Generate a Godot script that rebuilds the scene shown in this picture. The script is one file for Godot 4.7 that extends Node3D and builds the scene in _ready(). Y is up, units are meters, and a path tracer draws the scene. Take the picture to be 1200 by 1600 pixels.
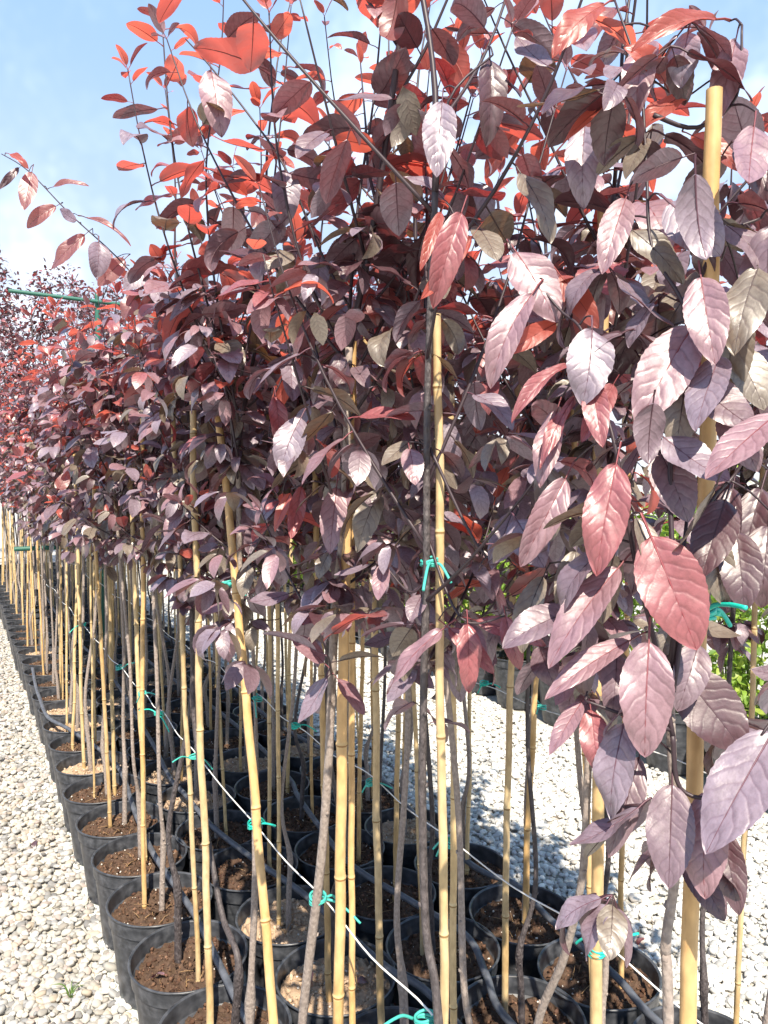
extends Node3D
# A tree nursery: four rows of potted purple-leaved trees tied to bamboo canes, gravel paths on both sides.
# x runs across the rows (to the right), -z runs along them; S below is the distance along a row.

const PITCH := 0.28            # pots stand rim to rim
const COLS := [0.455, 0.725, 0.998, 1.26]
const FIRST := [1.493, 1.257, 1.227, 1.254]     # S of the first pot of each row that the photograph shows
const SOIL := 0.212
var rng := RandomNumberGenerator.new()
var noise := FastNoiseLite.new()
var cam_at := Vector3(0, 1.38, 0)
var used := {}
var leaf_shapes := []          # detailed leaf meshes
var leaf_blade := []           # materials of the blade
var leaf_rib := []
var mats := {}
var far_leaf := []             # plain arrays for joined crowns

func lin(r: float, g: float, b: float) -> Color:
	return Color(r, g, b).linear_to_srgb()

func at(x: float, s: float, h: float) -> Vector3:
	return Vector3(x, h, -s)

func rf(a: float, b: float) -> float:
	return rng.randf_range(a, b)

func numbered(called: String) -> String:
	if not used.has(called):
		used[called] = 0
		return called
	used[called] += 1
	return "%s_%03d" % [called, used[called]]

func tag(o: Node, label: String, category: String, group := "", kind := "") -> void:
	o.set_meta("label", label)
	o.set_meta("category", category)
	if group != "":
		o.set_meta("group", group)
	if kind != "":
		o.set_meta("kind", kind)

func thing(called: String, where: Vector3) -> Node3D:
	var o := Node3D.new()
	o.name = numbered(called)
	add_child(o)
	o.position = where
	return o

func part(called: String, mesh: Mesh, m: Material, parent: Node3D) -> MeshInstance3D:
	var o := MeshInstance3D.new()
	o.name = called
	o.mesh = mesh
	if m:
		o.material_override = m
	parent.add_child(o, true)
	return o

func solo(called: String, mesh: Mesh, m: Material, where := Vector3.ZERO) -> MeshInstance3D:
	var o := MeshInstance3D.new()
	o.name = numbered(called)
	o.mesh = mesh
	if m:
		o.material_override = m
	add_child(o)
	o.position = where
	return o

func mat(c: Color, rough: float, spec := 0.5) -> StandardMaterial3D:
	var m := StandardMaterial3D.new()
	m.albedo_color = c
	m.roughness = rough
	m.metallic_specular = spec
	return m

func noise_tex(freq: float, a: Color, b: Color, size := 512, sd := 1, oct := 4, type := FastNoiseLite.TYPE_SIMPLEX_SMOOTH) -> ImageTexture:
	var n := FastNoiseLite.new()
	n.seed = sd
	n.noise_type = type
	n.frequency = freq
	n.fractal_octaves = oct
	var g := n.get_seamless_image(size, size)
	var im := Image.create_empty(size, size, false, Image.FORMAT_RGB8)
	for y in size:
		for x in size:
			im.set_pixel(x, y, a.lerp(b, g.get_pixel(x, y).r))
	return ImageTexture.create_from_image(im)

func normal_tex(freq: float, depth: float, size := 256, sd := 3) -> ImageTexture:
	var n := FastNoiseLite.new()
	n.seed = sd
	n.frequency = freq
	n.fractal_octaves = 4
	var g := n.get_seamless_image(size, size)
	g.convert(Image.FORMAT_RGBA8)
	g.bump_map_to_normal_map(depth)
	return ImageTexture.create_from_image(g)

# ---------------------------------------------------------------- meshes
func tube(st: SurfaceTool, pts: PackedVector3Array, rad: PackedFloat32Array, sides: int, cols := PackedColorArray(), cap := true) -> void:
	var n := pts.size()
	var verts := []
	var ref := Vector3(0.31, 0.11, 0.94).normalized()
	for i in n:
		var d: Vector3 = (pts[mini(i + 1, n - 1)] - pts[maxi(i - 1, 0)]).normalized()
		var a := d.cross(ref)
		if a.length() < 0.05:
			a = d.cross(Vector3(1, 0.2, 0))
		a = a.normalized()
		var b := d.cross(a).normalized()
		var ring := []
		for k in sides:
			var t := TAU * k / sides
			ring.append(pts[i] + (a * cos(t) + b * sin(t)) * rad[i])
		verts.append(ring)
	var has := cols.size() == n
	for i in n - 1:
		for k in sides:
			var k2 := (k + 1) % sides
			for q in [[i, k], [i + 1, k], [i, k2], [i, k2], [i + 1, k], [i + 1, k2]]:
				if has:
					st.set_color(cols[q[0]])
				st.add_vertex(verts[q[0]][q[1]])
	if cap:
		for e in [0, n - 1]:
			for k in sides:
				var k2 := (k + 1) % sides
				if has:
					st.set_color(cols[e])
				st.add_vertex(pts[e])
				st.add_vertex(verts[e][k2 if e else k])
				st.add_vertex(verts[e][k if e else k2])

func begin(smooth := 0) -> SurfaceTool:
	var st := SurfaceTool.new()
	st.begin(Mesh.PRIMITIVE_TRIANGLES)
	st.set_smooth_group(smooth)
	return st

func done(st: SurfaceTool, into: ArrayMesh = null) -> ArrayMesh:
	st.index()
	st.generate_normals()
	return st.commit(into)

func smooth_line(key: Array, steps: int) -> PackedVector3Array:
	var c := Curve3D.new()
	for i in key.size():
		var a: Vector3 = key[maxi(i - 1, 0)]
		var b: Vector3 = key[mini(i + 1, key.size() - 1)]
		var tan := (b - a) / 6.0
		c.add_point(key[i], -tan, tan)
	var out := PackedVector3Array()
	for i in key.size() - 1:
		for k in steps:
			out.append(c.sample(i, float(k) / steps))
	out.append(key[key.size() - 1])
	return out

func lathe(profile: Array, seg: int, cols := []) -> ArrayMesh:
	var st := begin()
	for i in profile.size() - 1:
		if profile[i] == null or profile[i + 1] == null:
			continue
		st.set_smooth_group(i if cols.is_empty() else cols[i])
		for k in seg:
			var a := TAU * k / seg
			var b := TAU * (k + 1) / seg
			var p: Vector2 = profile[i]
			var q: Vector2 = profile[i + 1]
			var p0 := Vector3(p.x * cos(a), p.y, p.x * sin(a))
			var p1 := Vector3(p.x * cos(b), p.y, p.x * sin(b))
			var q0 := Vector3(q.x * cos(a), q.y, q.x * sin(a))
			var q1 := Vector3(q.x * cos(b), q.y, q.x * sin(b))
			for v in [p0, q1, q0, p0, p1, q1]:
				st.add_vertex(v)
	st.index()
	st.generate_normals()
	return st.commit()

# ---------------------------------------------------------------- leaves
func leaf_half(t: float) -> float:
	var v := pow(t, 0.60) * pow(1.0 - t, 0.80)
	return v / 0.4965

func vein(t: float, s: float) -> float:
	# 1 on a side vein, 0 between two
	var side := 0.0 if s >= 0.0 else 0.38
	var ph: float = (t - 0.13 * absf(s) - 0.08 * s * s) * 7.0 + side + 0.16 * sin(t * 9.0 + side * 7.0) + 0.05 * sin(absf(s) * 8.0 + t * 21.0)
	return pow(absf(cos(PI * ph)), 10.0)

func leaf_mesh(rows: int, cols: int, ratio: float, bend: float, fold: float, twist: float, wave: float, serr: float, quilt: float, ribs := true, bite := 0.0) -> ArrayMesh:
	var grid := []
	var mid := []
	var cy := 0.0
	var cz := 0.0
	var pet := 0.20
	for i in rows + 1:
		var t := float(i) / rows
		var ang := bend * (t * t * 0.65 + t * 0.35)
		if i > 0:
			cy += cos(ang) / rows
			cz -= sin(ang) / rows
		var w := ratio * 0.5 * leaf_half(clampf(t, 0.0, 1.0))
		if serr > 0.0 and i % 2 == 1:
			w *= 1.0 + serr
		var fw := Vector3(0, cos(ang), -sin(ang))
		var up := Vector3(0, sin(ang), cos(ang))
		var tw := twist * t
		var side := Vector3(1, 0, 0) * cos(tw) + up * sin(tw)
		var nrm := up * cos(tw) - Vector3(1, 0, 0) * sin(tw)
		var c := Vector3(0, cy + pet, cz)
		mid.append([c, nrm])
		var line := []
		for j in cols + 1:
			var s := 2.0 * j / cols - 1.0
			var f := fold * (1.0 - 0.4 * t)
			var ww := w
			if bite * s > 0.0:
				ww *= 1.0 - absf(bite) * exp(-pow((t - 0.62) / 0.030, 2.0))
			var p := c + side * (s * ww * cos(f * 0.7)) + nrm * (absf(s) * w * sin(f) * (1.0 - 0.35 * absf(s)))
			p += nrm * (sin(t * 11.0 + s * 2.0) * absf(s) * wave)
			p += nrm * quilt * (0.5 - vein(t, s)) * (1.0 - absf(s) * 0.8) * sin(PI * clampf(t, 0, 1))
			p += fw * absf(s) * 0.02
			line.append([p, Vector2((s + 1.0) * 0.5, t)])
		grid.append(line)
	var st := begin()
	for i in rows:
		for j in cols:
			for q in [[i, j], [i + 1, j], [i, j + 1], [i, j + 1], [i + 1, j], [i + 1, j + 1]]:
				st.set_uv(grid[q[0]][q[1]][1])
				st.add_vertex(grid[q[0]][q[1]][0])
	st.index()
	st.generate_normals()
	var m := st.commit()
	if ribs:
		var rs := begin()
		var pts := PackedVector3Array([Vector3.ZERO, Vector3(0, pet * 0.5, 0.012)])
		var rad := PackedFloat32Array([0.017, 0.013])
		var stepn := maxi(1, rows / 7)
		for i in range(0, rows + 1, stepn):
			pts.append(mid[i][0])
			rad.append(lerpf(0.0125, 0.003, float(i) / rows))
		tube(rs, pts, rad, 4, PackedColorArray(), false)
		done(rs, m)
	return m

func leaf_normal_map() -> ImageTexture:
	var w := 160
	var h := 320
	var im := Image.create_empty(w, h, false, Image.FORMAT_RGBA8)
	var n := FastNoiseLite.new()
	n.seed = 9
	n.frequency = 0.045
	n.fractal_octaves = 3
	for y in h:
		for x in w:
			var s := 2.0 * x / w - 1.0
			var t := float(y) / h
			var v := 0.62 - 0.34 * vein(t, s) - 0.3 * exp(-absf(s) * 26.0)
			v += 0.09 * n.get_noise_2d(x, y) + 0.03 * n.get_noise_2d(x * 3.7 + 50, y * 3.7)
			im.set_pixel(x, y, Color(v, v, v))
	im.bump_map_to_normal_map(4.5)
	return ImageTexture.create_from_image(im)

func leaf_print(sd: int) -> ImageTexture:
	# darker veins and fine mottling of the blade
	var w := 192
	var h := 384
	var im := Image.create_empty(w, h, false, Image.FORMAT_RGB8)
	var n := FastNoiseLite.new()
	n.seed = sd
	n.frequency = 0.02
	n.fractal_octaves = 5
	n.fractal_gain = 0.6
	for y in h:
		for x in w:
			var s := 2.0 * x / w - 1.0
			var t := float(y) / h
			var line := maxf(pow(vein(t, s), 4.0) * (1.0 - absf(s) * 0.6), exp(-absf(s) * 40.0))
			var m := clampf(0.90 + 0.30 * n.get_noise_2d(x, y) + 0.10 * n.get_noise_2d(x * 5.0 + 90.0, y * 5.0), 0.40, 1.0)
			var c := Color(m, m * lerpf(0.84, 1.0, m), m * lerpf(0.82, 1.0, m)).lerp(Color(0.45, 0.32, 0.37), 0.6 * line)
			im.set_pixel(x, y, c.linear_to_srgb())
	return ImageTexture.create_from_image(im)

func make_leaf_kinds() -> void:
	var prints := [leaf_print(19), leaf_print(57)]
	var nm := leaf_normal_map()
	var rough := noise_tex(0.02, Color(0.32, 0.32, 0.32), Color(0.58, 0.58, 0.58), 128, 21)
	# [albedo (linear), backlight, rib]
	var kinds := [
		[[0.195, 0.135, 0.165], [0.44, 0.110, 0.065], [0.06, 0.02, 0.03]],   # 0 mature purple
		[[0.245, 0.195, 0.245], [0.40, 0.110, 0.080], [0.10, 0.04, 0.06]],   # 1 greyed lavender
		[[0.200, 0.168, 0.135], [0.40, 0.190, 0.060], [0.05, 0.03, 0.03]],   # 2 bronze green
		[[0.330, 0.105, 0.118], [0.60, 0.140, 0.110], [0.20, 0.04, 0.05]],   # 3 young pink red
		[[0.290, 0.065, 0.050], [0.80, 0.150, 0.092], [0.25, 0.05, 0.04]],   # 4 young orange red
		[[0.090, 0.042, 0.054], [0.40, 0.060, 0.060], [0.05, 0.02, 0.03]],   # 5 dark wine
		[[0.285, 0.170, 0.200], [0.44, 0.110, 0.095], [0.18, 0.05, 0.06]],   # 6 dusty pink
		[[0.160, 0.075, 0.080], [0.66, 0.105, 0.072], [0.12, 0.03, 0.03]],   # 7 copper
	]
	for k in kinds:
		var m := mat(lin(k[0][0], k[0][1], k[0][2]), 1.0, 0.66)
		m.roughness_texture = rough
		if not leaf_blade.size() in [4, 7]:
			m.albedo_texture = prints[0 if leaf_blade.size() in [0, 2, 3] else 1]
		m.normal_enabled = true
		m.normal_texture = nm
		m.normal_scale = 0.7
		m.clearcoat_enabled = true
		m.clearcoat = 0.45
		m.clearcoat_roughness = 0.34
		m.backlight_enabled = true
		m.backlight = lin(k[1][0], k[1][1], k[1][2])
		m.cull_mode = BaseMaterial3D.CULL_DISABLED
		leaf_blade.append(m)
		leaf_rib.append(mat(lin(k[2][0], k[2][1], k[2][2]), 0.5))
	for f in FORMS:
		leaf_shapes.append(leaf_mesh(28, 8, f[0], f[1], f[2], f[3], f[4], 0.03, f[6], true, f[5]))
	for f in FORMS:
		far_leaf.append(leaf_mesh(5, 2, f[0], f[1], f[2], f[3], 0.0, 0.0, 0.0, false).surface_get_arrays(0))

# ratio, bend, fold, twist, wave, bite, relief
const FORMS := [
	[0.64, 0.55, 0.30, 0.00, 0.012, 0.0, 0.0065], [0.60, 0.95, 0.45, 0.25, 0.018, 0.0, 0.009], [0.70, 0.25, 0.18, -0.2, 0.014, 0.0, 0.004], [0.58, 0.70, 0.58, 0.10, 0.012, 0.0, 0.008],
	[0.62, 1.45, 0.35, -0.35, 0.020, 0.0, 0.010], [0.67, 0.75, 0.22, 0.35, 0.030, 0.10, 0.006], [0.55, 0.40, 0.70, -0.1, 0.010, 0.0, 0.005], [0.72, 0.60, 0.10, 0.10, 0.034, 0.0, 0.009],
	[0.66, -0.35, 0.25, 0.30, 0.022, 0.0, 0.010], [0.60, 1.75, 0.50, 0.50, 0.024, 0.0, 0.007], [0.68, 0.90, 0.15, -0.45, 0.034, -0.12, 0.005], [0.74, 0.45, 0.30, 0.15, 0.016, 0.0, 0.011],
]

func leaf_basis(dir: Vector3, up_hint: Vector3, roll: float, size: float) -> Basis:
	var y := dir.normalized()
	var z := up_hint - y * up_hint.dot(y)
	if z.length() < 0.05:
		z = Vector3(0.3, 0.2, 0.9) - y * Vector3(0.3, 0.2, 0.9).dot(y)
	z = z.normalized().rotated(y, roll)
	var x := y.cross(z).normalized()
	return Basis(x, y, z) * Basis.from_scale(Vector3(size, size, size))

func pick_colour(young: float, h: float) -> int:
	if young > 0.80:
		return [4, 3, 4, 7, 4][rng.randi() % 5]
	if h > 1.85:
		return [7, 7, 4, 1, 7, 0, 6, 4][rng.randi() % 8]
	if young > 0.60:
		return [3, 6, 7, 1, 4, 6][rng.randi() % 6]
	if h < 1.48:
		return [1, 2, 6, 0, 2, 1, 5, 2, 6, 1, 1, 0][rng.randi() % 12]
	return [0, 1, 1, 7, 6, 2, 0, 1, 3, 5, 6, 2][rng.randi() % 12]

# A leaf record is [Transform3D relative to the tree, shape, colour]
func shoot_leaves(pts: PackedVector3Array, base: Vector3, from: float, gap: float, big: float, droop: float, young_tip: float) -> Array:
	var out := []
	var total := 0.0
	for i in pts.size() - 1:
		total += pts[i].distance_to(pts[i + 1])
	var d := total * from
	var az := rf(0, TAU)
	while d < total:
		var run := d
		var i := 0
		while i < pts.size() - 2 and run > pts[i].distance_to(pts[i + 1]):
			run -= pts[i].distance_to(pts[i + 1])
			i += 1
		var ax := (pts[i + 1] - pts[i]).normalized()
		var p := pts[i] + ax * run
		var f := d / total
		var a := ax.cross(Vector3(0.2, 0.1, 1)).normalized()
		var radial := a.rotated(ax, az)
		az += 2.4 + rf(-0.35, 0.35)
		var young := f * young_tip if f > 0.5 else 0.0
		var dr := droop * rf(0.35, 1.5) * (1.0 - 0.55 * f)
		var dir := (ax * (0.25 + 0.5 * f * f) + radial * 0.9 + Vector3(0, -dr, 0)).normalized()
		var size := big * rf(0.72, 1.12) * (0.62 + 0.55 * sin(PI * clampf(f * 0.85 + 0.12, 0, 1)))
		size = minf(size, rf(0.066, 0.078) if big < 0.07 else 0.086)
		if f > 0.9:
			size *= 0.6
		var hint := Vector3.UP * 0.9 + radial * 0.45 + ax * 0.2
		var b := leaf_basis(dir, hint, rf(-0.55, 0.55), size)
		var h := p.y + base.y
		out.append([Transform3D(b, p), rng.randi() % FORMS.size(), pick_colour(young + rf(-0.12, 0.12), h + rf(-0.15, 0.15))])
		d += gap * rf(0.7, 1.35) * ((1.1 if big > 0.08 else 1.65) if h > 1.78 else 1.0)
	# tuft at the tip
	var tip := pts[pts.size() - 1]
	var tx := (tip - pts[pts.size() - 2]).normalized()
	for k in 3:
		var a2 := tx.cross(Vector3(0.2, 0.1, 1)).normalized().rotated(tx, k * 2.1 + az)
		out.append([Transform3D(leaf_basis(tx * 0.9 + a2 * 0.6, Vector3.UP * 0.6 - a2 * 0.5, rf(-0.4, 0.4), big * rf(0.4, 0.62)), tip), [3, 6, 0, 2][rng.randi() % 4], [4, 3, 4][k] if young_tip > 0.8 else 6])
	return out

func spur_leaves(p: Vector3, out_dir: Vector3, base: Vector3, big: float) -> Array:
	var out := []
	var n := rng.randi_range(4, 6)
	var a0 := rf(0, TAU)
	for k in n:
		var r := Vector3(cos(a0 + k * TAU / n), 0, sin(a0 + k * TAU / n))
		var dir := (r * 0.8 + out_dir * 0.55 + Vector3(0, rf(-0.9, -0.15), 0)).normalized()
		out.append([Transform3D(leaf_basis(dir, Vector3.UP + r * 0.5, rf(-0.4, 0.4), big * rf(0.65, 1.1)), p + out_dir * 0.012), rng.randi() % FORMS.size(), pick_colour(0.0, p.y + base.y)])
	return out

func too_close(p: Vector3) -> bool:
	var d := p - cam_at
	if d.length() < 0.40:
		return true
	var th := deg_to_rad(29.1)
	var depth := d.dot(Vector3(sin(th), 0, -cos(th)))
	var across := d.dot(Vector3(cos(th), 0, sin(th)))
	return depth < (0.86 if across < 0.12 * depth else 0.64) and depth > -0.3 and absf(d.dot(Vector3(cos(th), 0, sin(th)))) < 0.6

# Skeleton of a tree: {trunk, shoots: [pts, radii, leaves], spurs: leaves}
func grow(base: Vector3, trunk_key: Array, top: float, vigor: float, n_shoots: int, low: float, shy := 1.0) -> Dictionary:
	var t := smooth_line(trunk_key, 6)
	var last: Vector3 = trunk_key[trunk_key.size() - 1]
	var res := {"trunk": t, "shoots": [], "spurs": []}
	# leader above the last given point
	var lead := [last]
	var p := last
	var lean := Vector3(rf(-0.12, 0.12), 1, rf(-0.12, 0.12)).normalized()
	while p.y + base.y < top:
		lean = (lean + Vector3(rf(-0.12, 0.12), 0.1, rf(-0.12, 0.12))).normalized()
		p += lean * 0.11
		lead.append(p)
	var lpts := smooth_line(lead, 3)
	res.leader = lpts
	res.leader_leaves = shoot_leaves(lpts, base, 0.05, 0.026, 0.062 * vigor, 0.45, 1.0)
	var line := PackedVector3Array(t)
	line.append_array(lpts)
	var az := rf(0, TAU)
	for k in n_shoots:
		var want := lerpf(low, minf(top - 0.35, 1.95), pow(float(k) / n_shoots, 1.05)) - base.y
		var i := 0
		while i < line.size() - 2 and line[i].y < want:
			i += 1
		var s := line[i]
		az += 2.4 + rf(-0.4, 0.4)
		var el := rf(0.25, 0.75) if k < 3 else rf(0.72, 1.18)
		var ln := (rf(0.20, 0.34) if k < 3 else rf(0.30, 0.56)) * vigor
		if cos(az) < -0.2:
			ln *= shy
		ln = minf(ln, maxf(0.16, (top + 0.04 - base.y - s.y) / (sin(el) + 0.22)))
		var dir := Vector3(cos(az) * cos(el), sin(el), sin(az) * cos(el))
		var key := [s]
		var q := s
		var n := 4
		for j in n:
			q += dir * ln / n
			key.append(q)
			dir = (dir + Vector3(rf(-0.12, 0.12), 0.16, rf(-0.12, 0.12))).normalized()
		var pts := smooth_line(key, 3)
		res.shoots.append([pts, shoot_leaves(pts, base, 0.12, 0.0225, rf(0.058, 0.072) * vigor, rf(0.5, 0.95), rf(0.7, 1.05))])
	for k in 15:
		var want := lerpf(low - 0.03, 1.75, pow(rng.randf(), 1.3)) - base.y
		var i := 0
		while i < line.size() - 2 and line[i].y < want:
			i += 1
		var a := rf(0, TAU)
		res.spurs.append_array(spur_leaves(line[i], Vector3(cos(a), 0.1, sin(a)), base, 0.054 * vigor))
	return res

func trunk_mesh(pts: PackedVector3Array, r0: float, r1: float, graft: float, base_y: float) -> ArrayMesh:
	var st := begin()
	var rad := PackedFloat32Array()
	for i in pts.size():
		var f := float(i) / (pts.size() - 1)
		var r := lerpf(r0, r1, f)
		var g := exp(-pow((pts[i].y + base_y - graft) / 0.025, 2.0))
		if pts[i].y + base_y < graft:
			r *= 1.25
		rad.append(r * (1.0 + 0.45 * g + rf(-0.05, 0.06)))
	tube(st, pts, rad, 9)
	# bud scars
	for i in range(2, pts.size() - 1):
		if rng.randf() < 0.4:
			var d := (pts[i + 1] - pts[i]).normalized()
			var a := d.cross(Vector3(0.1, 0.3, 1)).normalized().rotated(d, rf(0, TAU))
			var p := pts[i].lerp(pts[i + 1], rf(0, 1))
			tube(st, PackedVector3Array([p, p + a * rad[i] * 1.1 + d * 0.001, p + a * rad[i] * 1.22 + d * 0.004]), PackedFloat32Array([0.004, 0.003, 0.0012]), 5)
	return done(st)

func shoot_mesh(pts: PackedVector3Array, r0: float, r1: float) -> ArrayMesh:
	var st := begin()
	var rad := PackedFloat32Array()
	for i in pts.size():
		rad.append(lerpf(r0, r1, float(i) / (pts.size() - 1)) * (1.12 if i % 3 == 0 else 1.0))
	tube(st, pts, rad, 6)
	return done(st)

func put_leaf(rec: Array, parent: Node3D, base: Vector3, always := false) -> void:
	var x: Transform3D = rec[0]
	if not always and (too_close(base + x * Vector3(0, 0.7, 0)) or too_close(base + x * Vector3(0, 1.2, 0))):
		return
	var o := MeshInstance3D.new()
	o.name = "leaf"
	o.mesh = leaf_shapes[rec[1]]
	o.set_surface_override_material(0, leaf_blade[rec[2]])
	o.set_surface_override_material(1, leaf_rib[rec[2]])
	o.transform = x
	parent.add_child(o, true)

func put_heroes(key: String, root: Node3D, where: Vector3) -> void:
	var nodes := []
	var lines := []
	var twigs := []
	for br in HERO_BRANCH[key]:
		var k := []
		for q in br:
			k.append(at(q[0], q[1], q[2]) - where)
		lines.append(smooth_line(k, 5))
		twigs.append(begin())
	for l in lines:
		var n := MeshInstance3D.new()
		n.name = "branch"
		root.add_child(n, true)
		nodes.append(n)
	for q in HERO_LEAF[key]:
		var b := at(q[0], q[1], q[2]) - where
		var t := at(q[3], q[4], q[5]) - where
		var dir := (t - b).normalized()
		var see := (cam_at - where - b).normalized()
		var sh: int = [0, 2, 5, 7, 1, 8, 10, 11][rng.randi() % 8]
		var ratio: float = FORMS[sh][0]
		var bs := leaf_basis(dir, see * 0.75 + Vector3.UP * 0.55, rf(-0.3, 0.3), 1.0)
		var ln: float = q[6] * 1.06
		var o := MeshInstance3D.new()
		o.name = "leaf"
		o.mesh = leaf_shapes[sh]
		o.set_surface_override_material(0, leaf_blade[q[8]])
		o.set_surface_override_material(1, leaf_rib[q[8]])
		var from := b - dir * ln * 0.2
		o.transform = Transform3D(bs * Basis.from_scale(Vector3(q[7] / ratio * 1.04, ln, ln)), from)
		var best := 9.0
		var bi := 0
		var bp := Vector3.ZERO
		for i in lines.size():
			for p in lines[i]:
				if p.distance_to(from) < best:
					best = p.distance_to(from)
					bi = i
					bp = p
		nodes[bi].add_child(o, true)
		tube(twigs[bi], smooth_line([bp, bp.lerp(from, 0.5) + Vector3(0, 0.003, 0), from], 3), PackedFloat32Array([0.0010, 0.0010, 0.0009, 0.0009, 0.0008, 0.0008, 0.0008]), 5)
	for i in lines.size():
		var rad := PackedFloat32Array()
		for k in lines[i].size():
			rad.append(lerpf(0.0020, 0.0009, float(k) / lines[i].size()))
		tube(twigs[i], lines[i], rad, 7)
		nodes[i].mesh = done(twigs[i])
		nodes[i].material_override = mats.twig

func joined_crown(recs: Array) -> ArrayMesh:
	var by := {}
	for r in recs:
		if not by.has(r[2]):
			by[r[2]] = []
		by[r[2]].append(r)
	var mesh := ArrayMesh.new()
	for c in by:
		var v := PackedVector3Array()
		var n := PackedVector3Array()
		var uv := PackedVector2Array()
		var ix := PackedInt32Array()
		for r in by[c]:
			var src: Array = far_leaf[r[1]]
			var x: Transform3D = r[0]
			var nb := x.basis.orthonormalized()
			var off := v.size()
			for p in src[Mesh.ARRAY_VERTEX]:
				v.append(x * p)
			for p in src[Mesh.ARRAY_NORMAL]:
				n.append(nb * p)
			uv.append_array(src[Mesh.ARRAY_TEX_UV])
			for k in src[Mesh.ARRAY_INDEX]:
				ix.append(k + off)
		var arr := []
		arr.resize(Mesh.ARRAY_MAX)
		arr[Mesh.ARRAY_VERTEX] = v
		arr[Mesh.ARRAY_NORMAL] = n
		arr[Mesh.ARRAY_TEX_UV] = uv
		arr[Mesh.ARRAY_INDEX] = ix
		mesh.add_surface_from_arrays(Mesh.PRIMITIVE_TRIANGLES, arr)
		mesh.surface_set_material(mesh.get_surface_count() - 1, leaf_blade[c])
	return mesh

func default_trunk(lean: float) -> Array:
	var ox := rf(-0.025, 0.025)
	var oz := rf(-0.025, 0.025)
	var kx := rf(-0.014, 0.014)
	var kz := rf(-0.014, 0.014)
	var lx := rf(-lean, lean)
	var lz := rf(-lean, lean)
	return [Vector3(0, -0.03, 0), Vector3(kx * 0.5, 0.11, kz * 0.5), Vector3(kx, 0.2, kz), Vector3(ox - kx * 0.3, 0.34, oz - kz * 0.3),
		Vector3(lx * 0.4 + rf(-0.006, 0.006), 0.62, lz * 0.4 + rf(-0.006, 0.006)), Vector3(lx * 0.7 + rf(-0.01, 0.01), 0.9, lz * 0.7), Vector3(lx, 1.15, lz), Vector3(lx * 1.1, 1.36, lz * 1.1)]

# near trees: every leaf and every shoot is a part; far = joined crown
func build_tree(where: Vector3, key: Array, top: float, vigor: float, shoots: int, low: float, near: bool, bark: String, thick := 0.0, hero := "", shy := 1.0) -> Node3D:
	var root := thing("purple_leaf_tree", where)
	if thick == 0.0:
		thick = rf(0.0056, 0.0074)
	var g := grow(where, key, top, vigor, shoots, low, shy)
	var graft := where.y + 0.2
	var tr := part("trunk", trunk_mesh(g.trunk, thick, thick * 0.66, graft, where.y), mats[bark], root)
	if near:
		for r in g.spurs:
			put_leaf(r, tr, where)
		var ld := part("leader", shoot_mesh(g.leader, thick * 0.62, 0.0011), mats.twig, root)
		for r in g.leader_leaves:
			put_leaf(r, ld, where)
		for s in g.shoots:
			var pts: PackedVector3Array = s[0]
			while pts.size() > 3 and too_close(where + pts[pts.size() - 1]):
				pts.remove_at(pts.size() - 1)
			if pts.size() <= 3 and too_close(where + pts[pts.size() - 1]):
				continue
			var b := part("branch", shoot_mesh(pts, 0.0024, 0.0008), mats.twig, root)
			for r in s[1]:
				put_leaf(r, b, where)
		if EXTRA_SHOOT.has(hero):
			for e in EXTRA_SHOOT[hero]:
				var k := []
				for q in e:
					k.append(at(q[0], q[1], q[2]) - where)
				var pts := smooth_line(k, 4)
				var b := part("branch", shoot_mesh(pts, 0.0026, 0.0009), mats.twig, root)
				for r in shoot_leaves(pts, where, 0.1, 0.026, 0.084, 0.6, 0.95):
					put_leaf(r, b, where)
		if hero == "0,-4":
			for k in 26:
				var hh := lerpf(1.06, 1.74, k / 25.0)
				var a := rf(0, TAU)
				var away := Vector3(cos(a), 0, sin(a))
				var p := at(0.468 + rf(-0.012, 0.02), 0.40, hh) - where + away * rf(0.015, 0.05)
				for r in spur_leaves(p, away, where, 0.060):
					var q: Array = r
					q[2] = [0, 5, 2, 0, 5, 1][rng.randi() % 6]
					var tip: Vector3 = where + q[0] * Vector3(0, 1.1, 0)
					var th := deg_to_rad(29.1)
					if (tip - cam_at).dot(Vector3(sin(th), 0, -cos(th))) > 0.535:
						put_leaf(q, tr, where, true)
		if HERO_LEAF.has(hero):
			put_heroes(hero, root, where)
		var inner := []
		var line: PackedVector3Array = g.trunk
		for k in 44:
			var i := 0
			var want := rf(low + 0.02, 1.78) - where.y
			var full := PackedVector3Array(line)
			full.append_array(g.leader)
			while i < full.size() - 2 and full[i].y < want:
				i += 1
			var a := rf(0, TAU)
			var away := Vector3(cos(a), 0.15, sin(a))
			for r in spur_leaves(full[i] + away * rf(0.02, 0.19), away, where, 0.050):
				var w: Vector3 = where + r[0] * Vector3(0, 0.7, 0)
				if not too_close(w):
					inner.append(r)
		part("inner_foliage", joined_crown(inner), null, root).set_meta("kind", "stuff")
	else:
		var all: Array = g.spurs + g.leader_leaves
		var st := begin()
		var pts2: PackedVector3Array = g.leader
		var rad := PackedFloat32Array()
		for i in pts2.size():
			rad.append(lerpf(0.0048, 0.0012, float(i) / pts2.size()))
		tube(st, pts2, rad, 5)
		for s in g.shoots:
			all.append_array(s[1])
			var rr := PackedFloat32Array()
			for i in s[0].size():
				rr.append(lerpf(0.0026, 0.0009, float(i) / s[0].size()))
			tube(st, s[0], rr, 4)
		for r in all:
			if r[2] in [0, 2, 5] and rng.randf() < 0.45:
				r[2] = [6, 3, 1, 7][rng.randi() % 4]
		part("branches", done(st), mats.twig, root).set_meta("kind", "stuff")
		part("crown", joined_crown(all), null, root).set_meta("kind", "stuff")
	return root

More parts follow.
